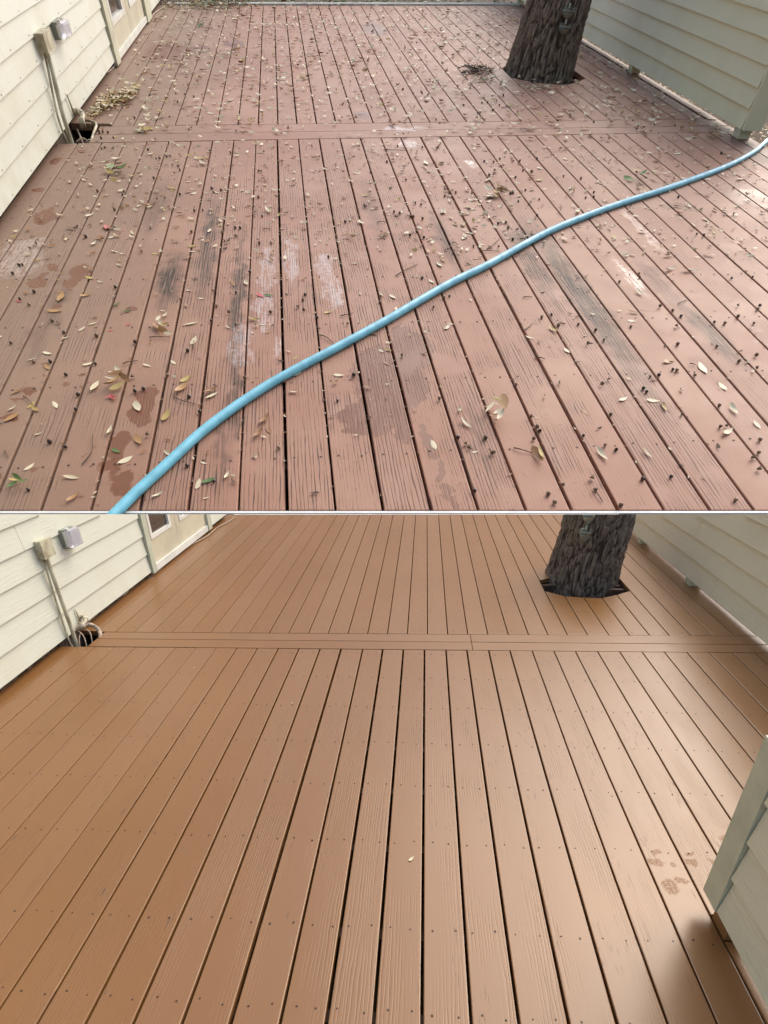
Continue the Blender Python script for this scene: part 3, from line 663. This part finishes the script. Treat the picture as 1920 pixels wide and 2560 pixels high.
for p_, q_ in zip(HOSE_PTS, HOSE_PTS[1:]): HOSE += [(p_[0]+(q_[0]-p_[0])*t_/8, p_[1]+(q_[1]-p_[1])*t_/8) for t_ in range(8)]
def where(x, y):
    """where a small thing lies, by things one can find"""
    if y > bA(x): sm, z = sA2, "on the %s far board from the house"
    elif y > fA(x): return "on the border strip, about level with the %s board" % ORD[max(0, sum(1 for q in sA[1:-1] if q < x))]
    else:
        sm = sA
        k = min(HOSE, key=lambda p: abs(p[0]-x))[1] if HOSE else 3
        if y > k: z = "on the %s board, " + ("near the border strip" if y > fA(x)-.45 else "between hose and strip" if y > k+.5 else "close beyond the hose")
        else: z = "on the %s board, " + ("close before the hose" if y > k-.4 else "near the front edge" if y < 1.85 else "between hose and front edge")
    return z % ORD[sum(1 for q in sm[1:-1] if q < x)]
rl = random.Random(21); NL = [0]
def put_leaf(x, y, ang, ln, key, z=.0, label=None, group=None, tilt=0):
    me = rl.choice(LM[key]); o = link(bpy.data.objects.new("petal" if key == 'r' else "oak_leaf", me)); NL[0] += 1
    w_ = rl.uniform(.85, 1.15)
    o.matrix_world = MA @ Matrix.Translation((x, y, z+ln*.025)) @ Matrix.Rotation(ang, 4, 'Z') @ Matrix.Rotation(tilt or rl.uniform(-.12, .12), 4, 'X') @ Matrix.Rotation(rl.uniform(-.08, .08), 4, 'Y') @ Matrix.Diagonal((ln, ln*w_, ln, 1))
    lb, gp = LL[key]
    ad = {'c': 'pale', 't': 'rusty brown', 'y': 'yellowish', 'g': 'green', 'r': 'pink'}[key]
    a = ang % math.pi; dr = 'crosswise' if a < .5 or a > 2.64 else 'lengthwise' if 1.07 < a < 2.07 else 'slanting'
    lb = ("long " if ln > .058 else "tiny " if ln < .032 else "") + ad + " " + ("petal" if key == 'r' else "leaf") + " lying " + dr + " " + where(x, y)
    tag(o, label or lb, "petal" if key == 'r' else "leaf", group or gp); return o
LV = [(Z3, "505 38 530 50 c|422 112 448 118 c|255 80 280 75 y|370 88 405 103 y|348 180 403 165 t|485 222 523 208 g|530 240 572 242 g|340 328 372 308 c|385 300 422 288 c|395 266 425 272 t|270 362 305 350 c|187 418 226 428 c|360 478 405 460 c|195 472 215 495 t|120 455 165 445 c|395 592 428 542 c|618 470 655 480 c|468 505 498 500 c|795 302 857 290 c|825 385 848 350 c|690 237 720 240 c|703 272 724 250 c|688 282 703 308 c|855 185 888 185 c|803 150 830 155 c|1072 275 1130 282 y|1120 298 1152 298 c|975 305 998 318 c|1060 110 1070 133 c|995 110 1015 132 t|1155 10 1185 32 t|1400 250 1438 242 y|1440 515 1490 520 c|1636 405 1659 420 c|1595 335 1635 345 t|1262 525 1312 500 c|1520 35 1555 38 c|50 600 110 575 t|35 675 75 650 c|230 630 250 662 c|150 778 190 765 c|465 780 485 740 c|585 635 605 675 c|572 650 592 628 c|585 775 612 822 t|705 718 733 668 y|510 900 575 865 c|485 835 520 852 g|275 955 345 962 c|105 930 150 895 c|290 1070 348 1022 t|848 1010 865 962 c|870 985 935 960 g|970 970 990 933 c|655 1050 705 1022 c|880 1050 905 1043 c|710 845 740 870 c|1120 735 1165 690 t|1095 795 1135 750 t|1155 740 1168 770 t|755 605 820 545 t|780 548 825 520 y|880 605 945 570 t|890 622 940 592 c|340 515 380 508 t|205 240 270 240 t|250 210 280 155 t|240 155 285 160 t|20 720 90 680 t|140 655 172 678 y|120 660 150 630 y|455 615 512 612 r|475 602 500 630 r|538 300 570 298 r|465 322 490 325 r|1110 165 1140 180 r|1140 170 1185 175 g|1265 445 1290 430 y|1085 330 1100 340 c|1145 330 1170 335 y|150 20 180 18 y|68 195 95 200 r|1655 180 1640 160 c|740 455 760 470 c|865 890 895 900 c"),
      (Z4, "230 30 248 52 c|245 12 265 30 t|385 15 420 10 y|350 38 385 35 c|25 170 52 190 c|195 105 215 122 c|262 322 285 298 c|0 405 40 415 y|1088 150 1118 178 c|1050 245 1105 252 t|1050 280 1088 285 c|712 310 752 340 y|612 345 648 362 c|857 350 878 345 c|778 400 800 425 c|1205 465 1255 450 t|1358 460 1395 515 c|1445 548 1480 585 c|1490 645 1525 690 c|1595 715 1625 748 c|1460 780 1502 750 c|1015 630 1052 612 c|1130 625 1190 630 c|1200 640 1218 678 y|1115 838 1155 878 c|915 835 965 892 c|205 800 225 838 c|330 710 375 752 c|380 850 408 845 c|1210 70 1255 55 c|1280 65 1362 72 c|1372 960 1392 970 t|1555 465 1585 460 c|0 460 25 475 t|1420 235 1440 240 t|700 35 730 40 t|850 665 885 690 t|1590 875 1605 885 t|130 90 160 95 c|1225 0 1250 5 y|1490 190 1510 195 t"),
      (Z2, "775 685 792 695 c|800 715 820 720 t|660 785 685 775 y|430 850 468 845 c|535 890 565 885 c|250 910 262 930 c|300 965 318 980 t|335 965 350 980 y|350 1005 385 1012 c|340 1018 355 1035 c|830 930 845 905 c|925 790 945 800 c|440 790 460 775 c|660 725 690 735 c|985 1020 1000 1035 y|1500 1040 1540 1055 t|1420 1000 1430 1018 y|1375 945 1400 960 t|1155 1055 1170 1068 y|1320 595 1360 600 c|1475 635 1492 635 c|1020 930 1042 928 t|1135 905 1160 905 y|1510 785 1565 770 t|1250 670 1280 665 c|1520 730 1540 735 c|625 825 655 823 c|1455 668 1475 663 y|75 735 88 742 c|185 745 205 740 c|1645 1025 1655 1030 t"),
      (ZA, "165 715 240 700 c|225 745 270 725 c|210 770 258 755 c|275 700 365 675 c|300 725 378 708 t|378 735 438 752 t|465 610 512 595 c|595 655 635 635 c|990 670 1015 690 c|1000 690 1105 680 y|1035 715 1095 745 c|1150 730 1195 738 c|910 885 965 880 c|990 880 1025 862 c|755 930 835 950 t|780 950 820 965 y|905 978 975 965 t|955 990 1010 970 c|950 940 1000 950 c|310 970 370 965 t|495 1105 540 1080 c|540 1100 600 1070 t|1155 970 1210 985 c|1240 970 1280 968 c|50 1190 130 1160 c|110 1000 155 1015 c|175 1010 210 1025 t|225 1010 270 1005 t|20 865 60 880 c|1605 1120 1659 1165 c|1640 1120 1659 1118 c|1165 1188 1205 1185 c|1120 1120 1160 1130 c|1390 970 1420 950 c|1230 840 1285 848 c|1195 1265 1240 1265 y|1110 1325 1130 1290 c|1285 1370 1330 1355 c|930 1440 1020 1440 y|945 1485 1005 1490 c|620 1500 690 1510 y|275 1480 335 1495 c|345 1505 400 1512 c|250 1375 300 1350 c|105 1440 140 1400 c|445 1320 480 1350 c|120 1385 210 1360 t|150 1360 230 1370 t|325 1330 365 1320 r|365 1300 405 1292 r|220 1260 245 1310 r|115 690 150 690 r|470 730 500 728 r|930 1330 970 1325 r|800 1275 870 1280 t|1000 570 1050 575 g|1025 480 1055 495 c|1160 475 1190 480 c|530 410 570 440 y|570 415 645 440 y|475 450 545 425 c|555 440 575 465 c|490 440 530 460 c|540 420 600 410 t|290 495 340 490 y|1525 630 1590 630 y|1340 625 1375 640 c|125 535 170 535 g|590 75 650 70 c|670 260 710 275 y|695 295 740 295 t|585 300 620 285 c|740 140 760 155 c|1440 140 1495 140 c|1455 75 1510 68 c|1565 260 1580 285 c|1280 190 1325 170 c|1100 290 1165 295 c|920 315 955 312 c|1030 325 1070 328 c|0 620 50 630 t|430 825 500 828 t|255 845 300 850 c"),
      (ZC, "285 1370 375 1355 c|150 1005 245 1000 y|75 810 155 805 c|215 895 250 880 y|405 850 445 840 c|485 790 520 785 c|400 635 440 655 t|475 1040 525 1045 t|375 1170 405 1160 c|845 1165 870 1130 c|990 1140 1050 1155 c|1040 1170 1100 1160 c|1060 1100 1095 1130 y|1090 1125 1150 1122 c|1035 1105 1080 1110 y|945 1240 975 1270 c|1020 1275 1045 1240 y|1045 1320 1115 1332 c|1025 1385 1050 1345 c|640 1270 675 1295 c|1155 1410 1215 1435 c|1075 1035 1120 1055 c|1230 1060 1275 1040 c|1415 1085 1470 1085 c|1495 1015 1540 1000 y|1240 885 1265 860 c|1600 955 1650 962 y|820 825 880 838 c|790 770 835 775 c|715 790 755 810 c|695 705 720 745 c|1190 615 1240 620 c|1400 530 1430 545 c|815 520 835 540 c|1580 650 1615 665 c|1205 515 1235 510 c|1100 580 1120 575 t|1380 670 1400 655 c|560 310 590 300 c|820 260 870 270 c|400 205 450 210 c|710 195 720 175 c|160 220 180 230 c|75 95 110 110 c|1475 880 1520 895 c|1300 260 1325 268 c|1430 185 1460 190 c|960 35 1000 45 c|990 70 1005 80 c|1360 20 1385 70 c|880 970 940 965 y|890 990 930 1000 c|85 605 105 615 c|360 600 390 590 c")]
for z, txt in LV:
    for it in txt.split('|'):
        a = it.split(); p = FA.at(*zp(z, float(a[0]), float(a[1]))); q = FA.at(*zp(z, float(a[2]), float(a[3])))
        d = q-p; ln = min(.085, max(.022, d.length)); c = (p+q)/2
        put_leaf(c.x, c.y, math.atan2(d.y, d.x), ln, a[4])
# notable clusters, each with its own label
def cluster(z, items, label, group):
    n_ = {}
    for k, it in enumerate(items.split('|')):
        a = it.split(); c_ = {'c': 'cream', 't': 'rust brown', 'y': 'yellowish', 'g': 'green'}[a[4]]; n_[c_] = n_.get(c_, 0)+1; p = FA.at(*zp(z, float(a[0]), float(a[1]))); q = FA.at(*zp(z, float(a[2]), float(a[3])))
        d = q-p; c = (p+q)/2
        put_leaf(c.x, c.y, math.atan2(d.y, d.x), min(.1, d.length*1.1), a[4], z=.004+.007*k, label=("topmost " if k == len(items.split("|"))-1 else ("", "second ", "third ", "fourth ", "fifth ")[n_[c_]-1])+c_+" leaf of the "+label, group=group, tilt=rl.uniform(-.7, .7))
cluster(Z4, "425 660 470 665 c|440 690 475 650 c|470 665 510 658 c|470 715 505 690 c|480 752 505 712 c|445 740 480 735 t|500 660 515 720 t|455 670 495 690 y", "raised cluster near the front, right of centre", "cream leaves of the raised cluster")
cluster(Z4, "640 835 685 900 t|660 845 680 895 y", "curled pair beside a twig near the front edge", "rusty leaves with the stalk")
cluster(Z2, "1035 770 1078 790 g|1090 775 1130 758 g|1150 765 1178 785 y|1098 780 1128 797 g|1060 760 1100 775 y", "broad cluster beyond the hose at the right", "yellow green leaf cluster")
cluster(Z2, "440 860 480 850 y|470 868 500 840 t|480 850 520 828 c|500 845 545 862 t|440 872 465 868 c|475 840 515 850 y", "curled bunch between border strip and hose", "curled dry bunch")
cluster(Z2, "1385 590 1420 602 t|1400 602 1430 588 y|1430 600 1460 612 y|1440 590 1475 603 c|1415 595 1440 615 t|1450 605 1480 595 c", "heap against the fence corner post", "heap at the fence corner post")
cluster(Z3, "460 580 530 530 t|480 592 540 562 y|510 505 526 532 c|535 545 582 582 t|470 570 520 575 c|490 560 545 545 t", "fan shaped bunch with pink petals, front left", "fan shaped bunch")
cluster(Z3, "665 300 695 335 t|690 325 730 345 t|715 355 750 360 c|685 310 700 290 c|700 340 740 330 y", "small bunch caught on a twig left of the hose", "bunch caught on a twig")
cluster(Z1, "460 745 500 765 y|490 752 532 730 g|500 757 556 742 g|470 750 500 735 g", "green sprig before the border strip, left", "green sprig near the border strip")
cluster(Z3, "35 1005 85 975 g|70 960 105 985 g|90 1000 135 990 g|60 995 100 1005 y", "sprig at the near left corner", "corner green sprig")
cluster(Z1, "568 380 608 400 g|575 395 605 382 y", "fresh sprig on the leaf pile by the wall", "lime green leaf on the pile")
cluster(Z1, "1000 205 1025 225 y|1020 200 1045 228 y|1010 225 1050 222 c", "lone bunch on the far boards, left of middle", "lone yellow bunch")
cluster(Z1, "605 570 665 562 y|590 555 632 545 c|620 566 640 580 c", "star shaped cluster at the border strip's left end", "star shaped cluster on the border strip")
cluster(ZC, "1285 1000 1340 960 y|1330 965 1400 970 c|1300 1010 1390 990 t|1340 985 1395 1015 t|1205 985 1270 1020 c", "tangled bunch on a seam right of the middle", "tangled bunch on a board seam")

def acorn_mesh(capped, nutmat):
    bm = nb(); bmesh.ops.create_uvsphere(bm, u_segments=12, v_segments=8, radius=.5)
    for v in bm.verts:
        v.co.z *= 1.12
        if v.co.z > .5: v.co.z += .1*(v.co.z-.5)
    if capped:
        n0 = len(bm.faces)
        r = bmesh.ops.create_uvsphere(bm, u_segments=12, v_segments=6, radius=.56)
        kill = [v for v in r['verts'] if v.co.z > .08]
        bmesh.ops.delete(bm, geom=kill, context='VERTS')
        bm.faces.ensure_lookup_table()
        for f in bm.faces:
            if all(abs(v.co.length-.56) < .01 for v in f.verts): f.material_index = 1
        for v in bm.verts:
            if abs(v.co.length-.56) < .01: v.co.z -= .12
    me = bpy.data.meshes.new("acorn_mesh"); bm.to_mesh(me); bm.free(); me.materials.append(nutmat); me.materials.append(m_cap)
    for p in me.polygons: p.use_smooth = True
    return me
def cup_mesh():
    bm = nb(); bmesh.ops.create_uvsphere(bm, u_segments=12, v_segments=8, radius=.5)
    bmesh.ops.delete(bm, geom=[v for v in bm.verts if v.co.z > .1], context='VERTS')
    bmesh.ops.solidify(bm, geom=bm.faces[:], thickness=.08)
    tube(bm, [(0, 0, -.45), (.05, .03, -.62), (.12, .06, -.78)], .08, 6, 3)
    me = bpy.data.meshes.new("cup_mesh"); bm.to_mesh(me); bm.free(); me.materials.append(m_cap); return me
AM = [acorn_mesh(False, m_acorn), acorn_mesh(True, m_acorn), acorn_mesh(False, m_acorn2), acorn_mesh(True, m_acorn2)]; CM = cup_mesh()
AL = [("dark glossy acorn without cup on the weathered deck", "dark acorns"), ("dark acorn still in its cup on the weathered deck", "dark cupped acorns"),
      ("tan acorn without cup on the weathered deck", "tan acorns"), ("tan acorn still in its cup on the weathered deck", "tan cupped acorns")]
def put_acorn(x, y, s=.0135, kind=None):
    k = rl.choices((0, 1, 2, 3), (5, 1.6, 2.2, 1.6))[0] if kind is None else kind
    o = link(bpy.data.objects.new("acorn", AM[k]))
    o.matrix_world = MA @ Matrix.Translation((x, y, s*.52)) @ Matrix.Rotation(rl.uniform(0, 6.3), 4, 'Z') @ Matrix.Rotation(rl.uniform(1.1, 1.9), 4, 'X') @ Matrix.Scale(s, 4)
    tag(o, ("large " if s > .0142 else "small " if s < .0122 else "") + ("dark acorn", "dark cupped acorn", "tan acorn", "tan cupped acorn")[k] + " " + where(x, y), "acorn", AL[k][1]+" on the weathered deck")
def put_cup(x, y, s=.013):
    o = link(bpy.data.objects.new("acorn_cup", CM))
    o.matrix_world = MA @ Matrix.Translation((x, y, s*.5)) @ Matrix.Rotation(rl.uniform(0, 6.3), 4, 'Z') @ Matrix.Rotation(rl.uniform(1.3, 3.0), 4, 'X') @ Matrix.Scale(s, 4)
    tag(o, ("large " if s > .0145 else "") + "empty brown acorn cup " + where(x, y), "acorn cup", "empty acorn cups on the weathered deck")
AC = [(Z3, "58 80 85 45 98 42 150 160 88 190 128 215 228 285 50 380 277 335 420 350 148 463 220 462 415 470 287 518 340 605 330 668 217 810 285 830 585 378 812 415 913 285 935 222 1020 162 1080 75 1020 300 1168 248 1318 172 1308 195 1370 270 1458 630 1528 520 622 580 585 590 818 615 810 912 125 1015 925 978 1205 835 1225 548 1640 205 865 680 725 520 500 140 1420 8 780 190"),
      (Z4, "680 270 722 258 838 300 752 305 1065 310 1100 80 1102 95 1015 115 1245 240 1280 265 1425 290 1470 295 1595 295 1435 395 1500 100 1620 220 1610 235 1525 268 1245 495 1262 500 1340 520 1185 520 1148 525 1118 578 1132 592 978 690 1265 385 1115 970 1238 958 707 1032 735 1070 438 793 318 790 1020 1080 1515 1060 1620 800 1590 95 258 185 282 178 165 100 860 780 1615 855 390 1020 1445 650 570 560"),
      (Z2, "500 690 585 700 640 745 775 765 850 775 905 835 870 858 555 835 545 840 600 740 660 935 670 865 525 965 535 985 700 1000 310 835 165 640 170 1030 660 690 610 825 1510 815 1470 928 1510 928 1350 1015 1380 1020 905 855 1270 856 750 525 905 530 345 457 405 488 1122 552 1152 568 1255 545 1075 523 1165 540 160 400 225 520 960 500 690 445 1055 430 80 390 500 300 470 480 1455 665"),
      (ZA, "190 600 215 590 245 460 200 455 165 460 185 510 290 505 590 610 660 685 850 755 865 785 1125 620 640 855 380 970 370 1000 155 970 1140 945 1155 975 1220 960 735 1020 830 120 905 130 985 150 845 195 775 325 1600 80 475 335 605 135 210 1290 245 1300 1230 1320 965 1320 610 1290 55 1365 1250 1395 1550 1420 1650 1415 1345 1285 1385 1290 1575 1185 1350 1355 1500 1095 1540 1020 780 665 750 670"),
      (ZC, "775 70 675 120 725 135 510 85 1030 220 1190 205 1240 200 1340 225 1315 185 1375 140 1090 70 370 715 535 870 665 1085 600 1190 575 1190 480 1155 965 980 870 1010 680 1205 1345 685 1210 710 1290 715 1255 830 1460 985 1435 985 1505 1055 1595 1080 1210 1150 1105 980 1415 1285 1330 1250 1400 1240 1455 1385 690 1370 625 1320 1155 290 1175 285 1620 800 1480 850 10 1235 230 800")]
for z, t in AC:
    v = [float(q) for q in t.split()]
    for X, Y in zip(v[::2], v[1::2]):
        p = FA.at(*zp(z, X, Y)); put_acorn(p.x, p.y, rl.uniform(.010, .0145))
CU = [(Z3, "1285 228 1312 240 640 780 575 530 1060 535 1500 300 990 250"), (Z4, "912 327 950 370 1525 220 1605 435 1605 490 1450 745 1475 740 460 858 475 860 645 795 660 745 670 765 630 700 770 995 895 970 950 825 1000 845 1280 690 1615 930 1590 880 1190 222 1260 310 1530 460 350 820 365 835 1525 268 880 385 210 228 235 625 655 440 912 1015 80 435 940 560 970 540"), (ZC, "460 580 430 1150 620 1075 810 590 805 600 1290 830 1300 795 570 1355 1120 1445 1335 1455 130 585 900 1000 1500 285"), (ZA, "690 690 1545 795 1570 800 1590 630 865 1000 1300 640 940 440 965 425 1350 455 300 1130 990 1140 1065 1135 670 1045 530 1495")]
for z, t in CU:
    v = [float(q) for q in t.split()]
    for X, Y in zip(v[::2], v[1::2]):
        p = FA.at(*zp(z, X, Y)); put_cup(p.x, p.y, rl.uniform(.012, .016))
TW = [(Z3, "645 350 735 350|530 465 595 452|355 900 400 770|1030 790 1050 705|750 605 845 640|20 840 35 870|1380 340 1440 375|1470 258 1525 245|100 605 140 640"),
      (Z4, "50 85 145 35|560 828 640 850|665 440 695 445|1270 205 1310 190|610 318 640 290|905 1005 945 1060|1320 465 1345 470|845 255 825 265|600 178 640 175"),
      (ZC, "340 605 550 610|285 1230 370 1228|1165 1478 1345 1480|1235 1460 1345 1370|670 1030 710 1062|445 1165 475 1200|1360 240 1460 235|935 1400 985 1425|1285 1190 1320 1180"),
      (ZA, "870 250 1015 220|1590 725 1625 765|0 1290 10 1330|1580 1290 1659 1290")]
k = 0
for z, t in TW:
    for it in t.split('|'):
        a = [float(q) for q in it.split()]; p = FA.at(*zp(z, a[0], a[1]), .004); q = FA.at(*zp(z, a[2], a[3]), .004)
        d = q-p; nrm = Vector((-d.y, d.x, 0))*rl.uniform(-.12, .12)
        bm = nb(); tube(bm, [p, p.lerp(q, .4)+nrm+Vector((0, 0, .003)), q], .0022, 6, 3, r2=.0012)
        tag(finish(bm, "twig", m_twig, M=MA, base=p), ("long" if d.length > .15 else "short") + " thin brown twig " + where(p.x, p.y), "twig", "thin twigs on the weathered deck")
# the leaf pile along the wall and loose leaves further back, up to the 300 that show largest, then the rest as litter
def random_leaf_geo(verts, faces, mats, x, y, z, ln, mi):
    a = rl.uniform(0, 6.283); ti = rl.uniform(-.5, .5); R = Matrix.Translation((x, y, z+ln*.08)) @ Matrix.Rotation(a, 4, 'Z') @ Matrix.Rotation(ti, 4, 'X')
    w_ = rl.uniform(.26, .4); b = len(verts); cu = rl.uniform(.05, .25)
    for p in ((-.5, 0, cu), (-.2, -w_/2, .05), (-.2, w_/2, .05), (.2, -w_/2*.9, .03), (.2, w_/2*.9, .08), (.5, 0, cu)): verts.append(R @ (Vector(p)*ln))
    for f in ((0, 1, 2), (1, 3, 4, 2), (3, 5, 4)): faces.append([b+i for i in f]); mats.append(mi)
def litter(name, M, gen, label, kind='stuff', mats_=None):
    V, Fc, Mi = [], [], []
    for args in gen: random_leaf_geo(V, Fc, Mi, *args)
    me = bpy.data.meshes.new(name); me.from_pydata(V, [], Fc)
    for m in (m_lc, m_lt, m_ly, m_lg, m_twig): me.materials.append(m)
    me.polygons.foreach_set('material_index', Mi); me.update()
    o = link(bpy.data.objects.new(name, me)); o.matrix_world = M; tag(o, label, 'leaf litter', kind=kind); return o
def on_tree(x, y): return (x-2.46)**2+(y-7.75)**2 < .5**2
def gen_far():
    out = []
    for _ in range(2500):
        y = 5.3+6.2*rl.random()**.9; x = rl.uniform(-1.42, 3.38)
        if on_tree(x, y) or (x < -1.3 and y < 5.6): continue
        out.append((x, y, .006, rl.uniform(.034, .078), rl.choices((0, 1, 2), (6, 3, 1))[0]))
    for _ in range(900):
        y = rl.uniform(3.2, 5.2); x = rl.uniform(-1.4, 3.3); out.append((x, y, .002, rl.uniform(.022, .05), rl.choices((0, 1, 2, 4), (6, 3, 1, 1))[0]))
    for _ in range(520):
        y = rl.uniform(1.4, 5.2); x = rl.uniform(-1.4, 3.3)
        out.append((x, y, .002, rl.uniform(.008, .034), rl.choices((0, 1, 4), (4, 3, 3))[0]))
    for _ in range(700):   # crumbs in the seams
        i = rl.randrange(4, len(sA)-2); y = rl.uniform(1.4, 5.1); out.append((sA[i]+rl.uniform(-.004, .004), y, .002, rl.uniform(.008, .02), rl.choice((0, 1, 4))))
    for _ in range(600):
        i = rl.randrange(2, len(sA2)-2); y = rl.uniform(5.7, 11); 
        if not on_tree(sA2[i], y): out.append((sA2[i]+rl.uniform(-.004, .004), y, .002, rl.uniform(.012, .028), rl.choice((0, 1, 4))))
    return out
litter("scattered_leaves", MA, gen_far(), "countless tiny pale and brown leaves scattered over the far boards of the weathered deck")
def gen_pile():
    out = []
    for _ in range(620):
        t = rl.random(); X = 370+210*t+rl.gauss(0, 16); Y = 500-95*t+rl.gauss(0, 13)
        p = FA.at(*zp(Z1, X, Y)); h = rl.uniform(0, .035)*max(0, 1-abs(t-.5)*1.2)
        if p.x < -1.43: continue
        out.append((p.x, p.y, .003+h, rl.uniform(.03, .06), rl.choices((0, 1, 2), (5, 3, 2))[0]))
    return out
litter("leaf_pile", MA, gen_pile(), "drift of cream and rust leaves piled against the wall beyond the hole")
def gen_mound():
    out = []
    for _ in range(700):
        X = rl.gauss(930, 75); Y = rl.gauss(24, 13)
        p = FA.at(*zp(Z1, X, max(-8, Y)))
        out.append((p.x, min(p.y, 11.2), .003+rl.random()*.05, rl.uniform(.03, .06), rl.choices((0, 1, 2, 3, 4), (4, 3, 2, 4, 2))[0]))
    for _ in range(120):
        X = rl.gauss(730, 22); Y = rl.gauss(30, 12); p = FA.at(*zp(Z1, X, max(-8, Y))); out.append((p.x, min(p.y, 11.2), .004+rl.random()*.02, rl.uniform(.02, .05), rl.choices((0, 1, 3), (4, 3, 1))[0]))
    for _ in range(40):
        X = rl.gauss(868, 9); Y = rl.gauss(115, 4); p = FA.at(*zp(Z1, X, Y)); out.append((p.x, p.y, .004+rl.random()*.02, rl.uniform(.02, .04), 3))
    return out
litter("leaf_mound", MA, gen_mound(), "mound of green and dry leaves swept to the far left end of the weathered deck")
def gen_ground():
    out = []
    for _ in range(5200):
        out.append((rl.uniform(3.42, 4.5), rl.uniform(4.6, 13), -.17+rl.random()*.03, rl.uniform(.02, .05), rl.choices((0, 1, 2, 4), (4, 4, 1, 3))[0]))
    for _ in range(60): out.append((rl.uniform(-1.47, -1.33), rl.uniform(5.12, 5.55), -.14+rl.random()*.03, rl.uniform(.03, .05), rl.choice((1, 1, 0))))
    return out
litter("ground_litter", MA, gen_ground(), "brown leaf litter on the soil under and beyond the sage fence")
def gen_scrap():
    out = []
    for _ in range(150):
        p = FA.at(*zp(Z2, rl.gauss(400, 36), rl.gauss(314, 10))); out.append((p.x, p.y, .003+rl.random()*.03, rl.uniform(.03, .08), rl.choice((4, 4, 4, 1))))
    for _ in range(50):
        p = FA.at(*zp(Z2, rl.gauss(440, 30), rl.gauss(352, 5))); out.append((p.x, p.y, .003+rl.random()*.02, rl.uniform(.02, .06), rl.choice((4, 3, 1))))
    for _ in range(60):
        p = FA.at(*zp(Z2, rl.gauss(650, 35), rl.gauss(378, 5))); out.append((p.x, p.y, .003, rl.uniform(.015, .04), rl.choice((0, 2, 0))))
    return out
litter("twig_scraps", MA, gen_scrap(), "dark matted twig scraps on the boards left of the oak trunk")
def gen_individual():
    n = max(0, 300-NL[0])
    for _ in range(n): pass
# garden beyond the far edge of the weathered deck
bm = nb(); 
a, b = Vector((-1.4, farA(-1.4)+.03)), Vector((3.5, farA(3.5)+.03))
prism(bm, [(a.x, a.y), (b.x, b.y), (b.x, b.y+.12), (a.x, a.y+.12)], -.19, .015, .006)
tag(finish(bm, "garden_kerb", mat_plain("pale_concrete", (.62, .60, .54), .8, .15, 12, .004), M=MA, base=(1, 11.5, 0)), "pale low kerb along the far end of the weathered deck", "kerb")
V, Fc, Mi = [], [], []
for _ in range(4500):
    x = rl.uniform(-1.4, 4.2); y = farA(x)+.2+rl.random()*1.4
    random_leaf_geo(V, Fc, Mi, x, y, -.1+rl.random()*.42, rl.uniform(.05, .10), rl.choices((3, 0, 1), (8, 1, 1))[0])
me = bpy.data.meshes.new("ground_cover_plants"); me.from_pydata(V, [], Fc)
for m in (m_lc, m_lt, m_ly, m_lg, m_twig): me.materials.append(m)
me.polygons.foreach_set('material_index', Mi)
o = link(bpy.data.objects.new("ground_cover_plants", me)); o.matrix_world = MA; tag(o, "low green ground cover growing behind the pale kerb", "plants", kind='stuff')

# small things on the painted deck
def put_b(px, py, ln, ang, key, label):
    p = FB.at(px, py); o = link(bpy.data.objects.new("leaf", LM[key][1])); o.matrix_world = Matrix.Translation(p+Vector((0, 0, .001))) @ Matrix.Rotation(ang, 4, 'Z') @ Matrix.Diagonal((ln, ln*1.3, ln, 1)); tag(o, label, "leaf")
put_b(1029, 2148, .034, .9, 'c', "lone whitish leaf scrap on the painted deck, low in the middle")
put_b(486, 1669, .016, .3, 'c', "tiny whitish fleck on the painted deck left of centre, before the border strip")
put_b(1530, 1990, .012, 2.0, 't', "tiny brown fleck on the painted deck between middle and near fence")
put_b(730, 1758, .014, 1.2, 'c', "tiny pale fleck between two screw rows of the painted deck")
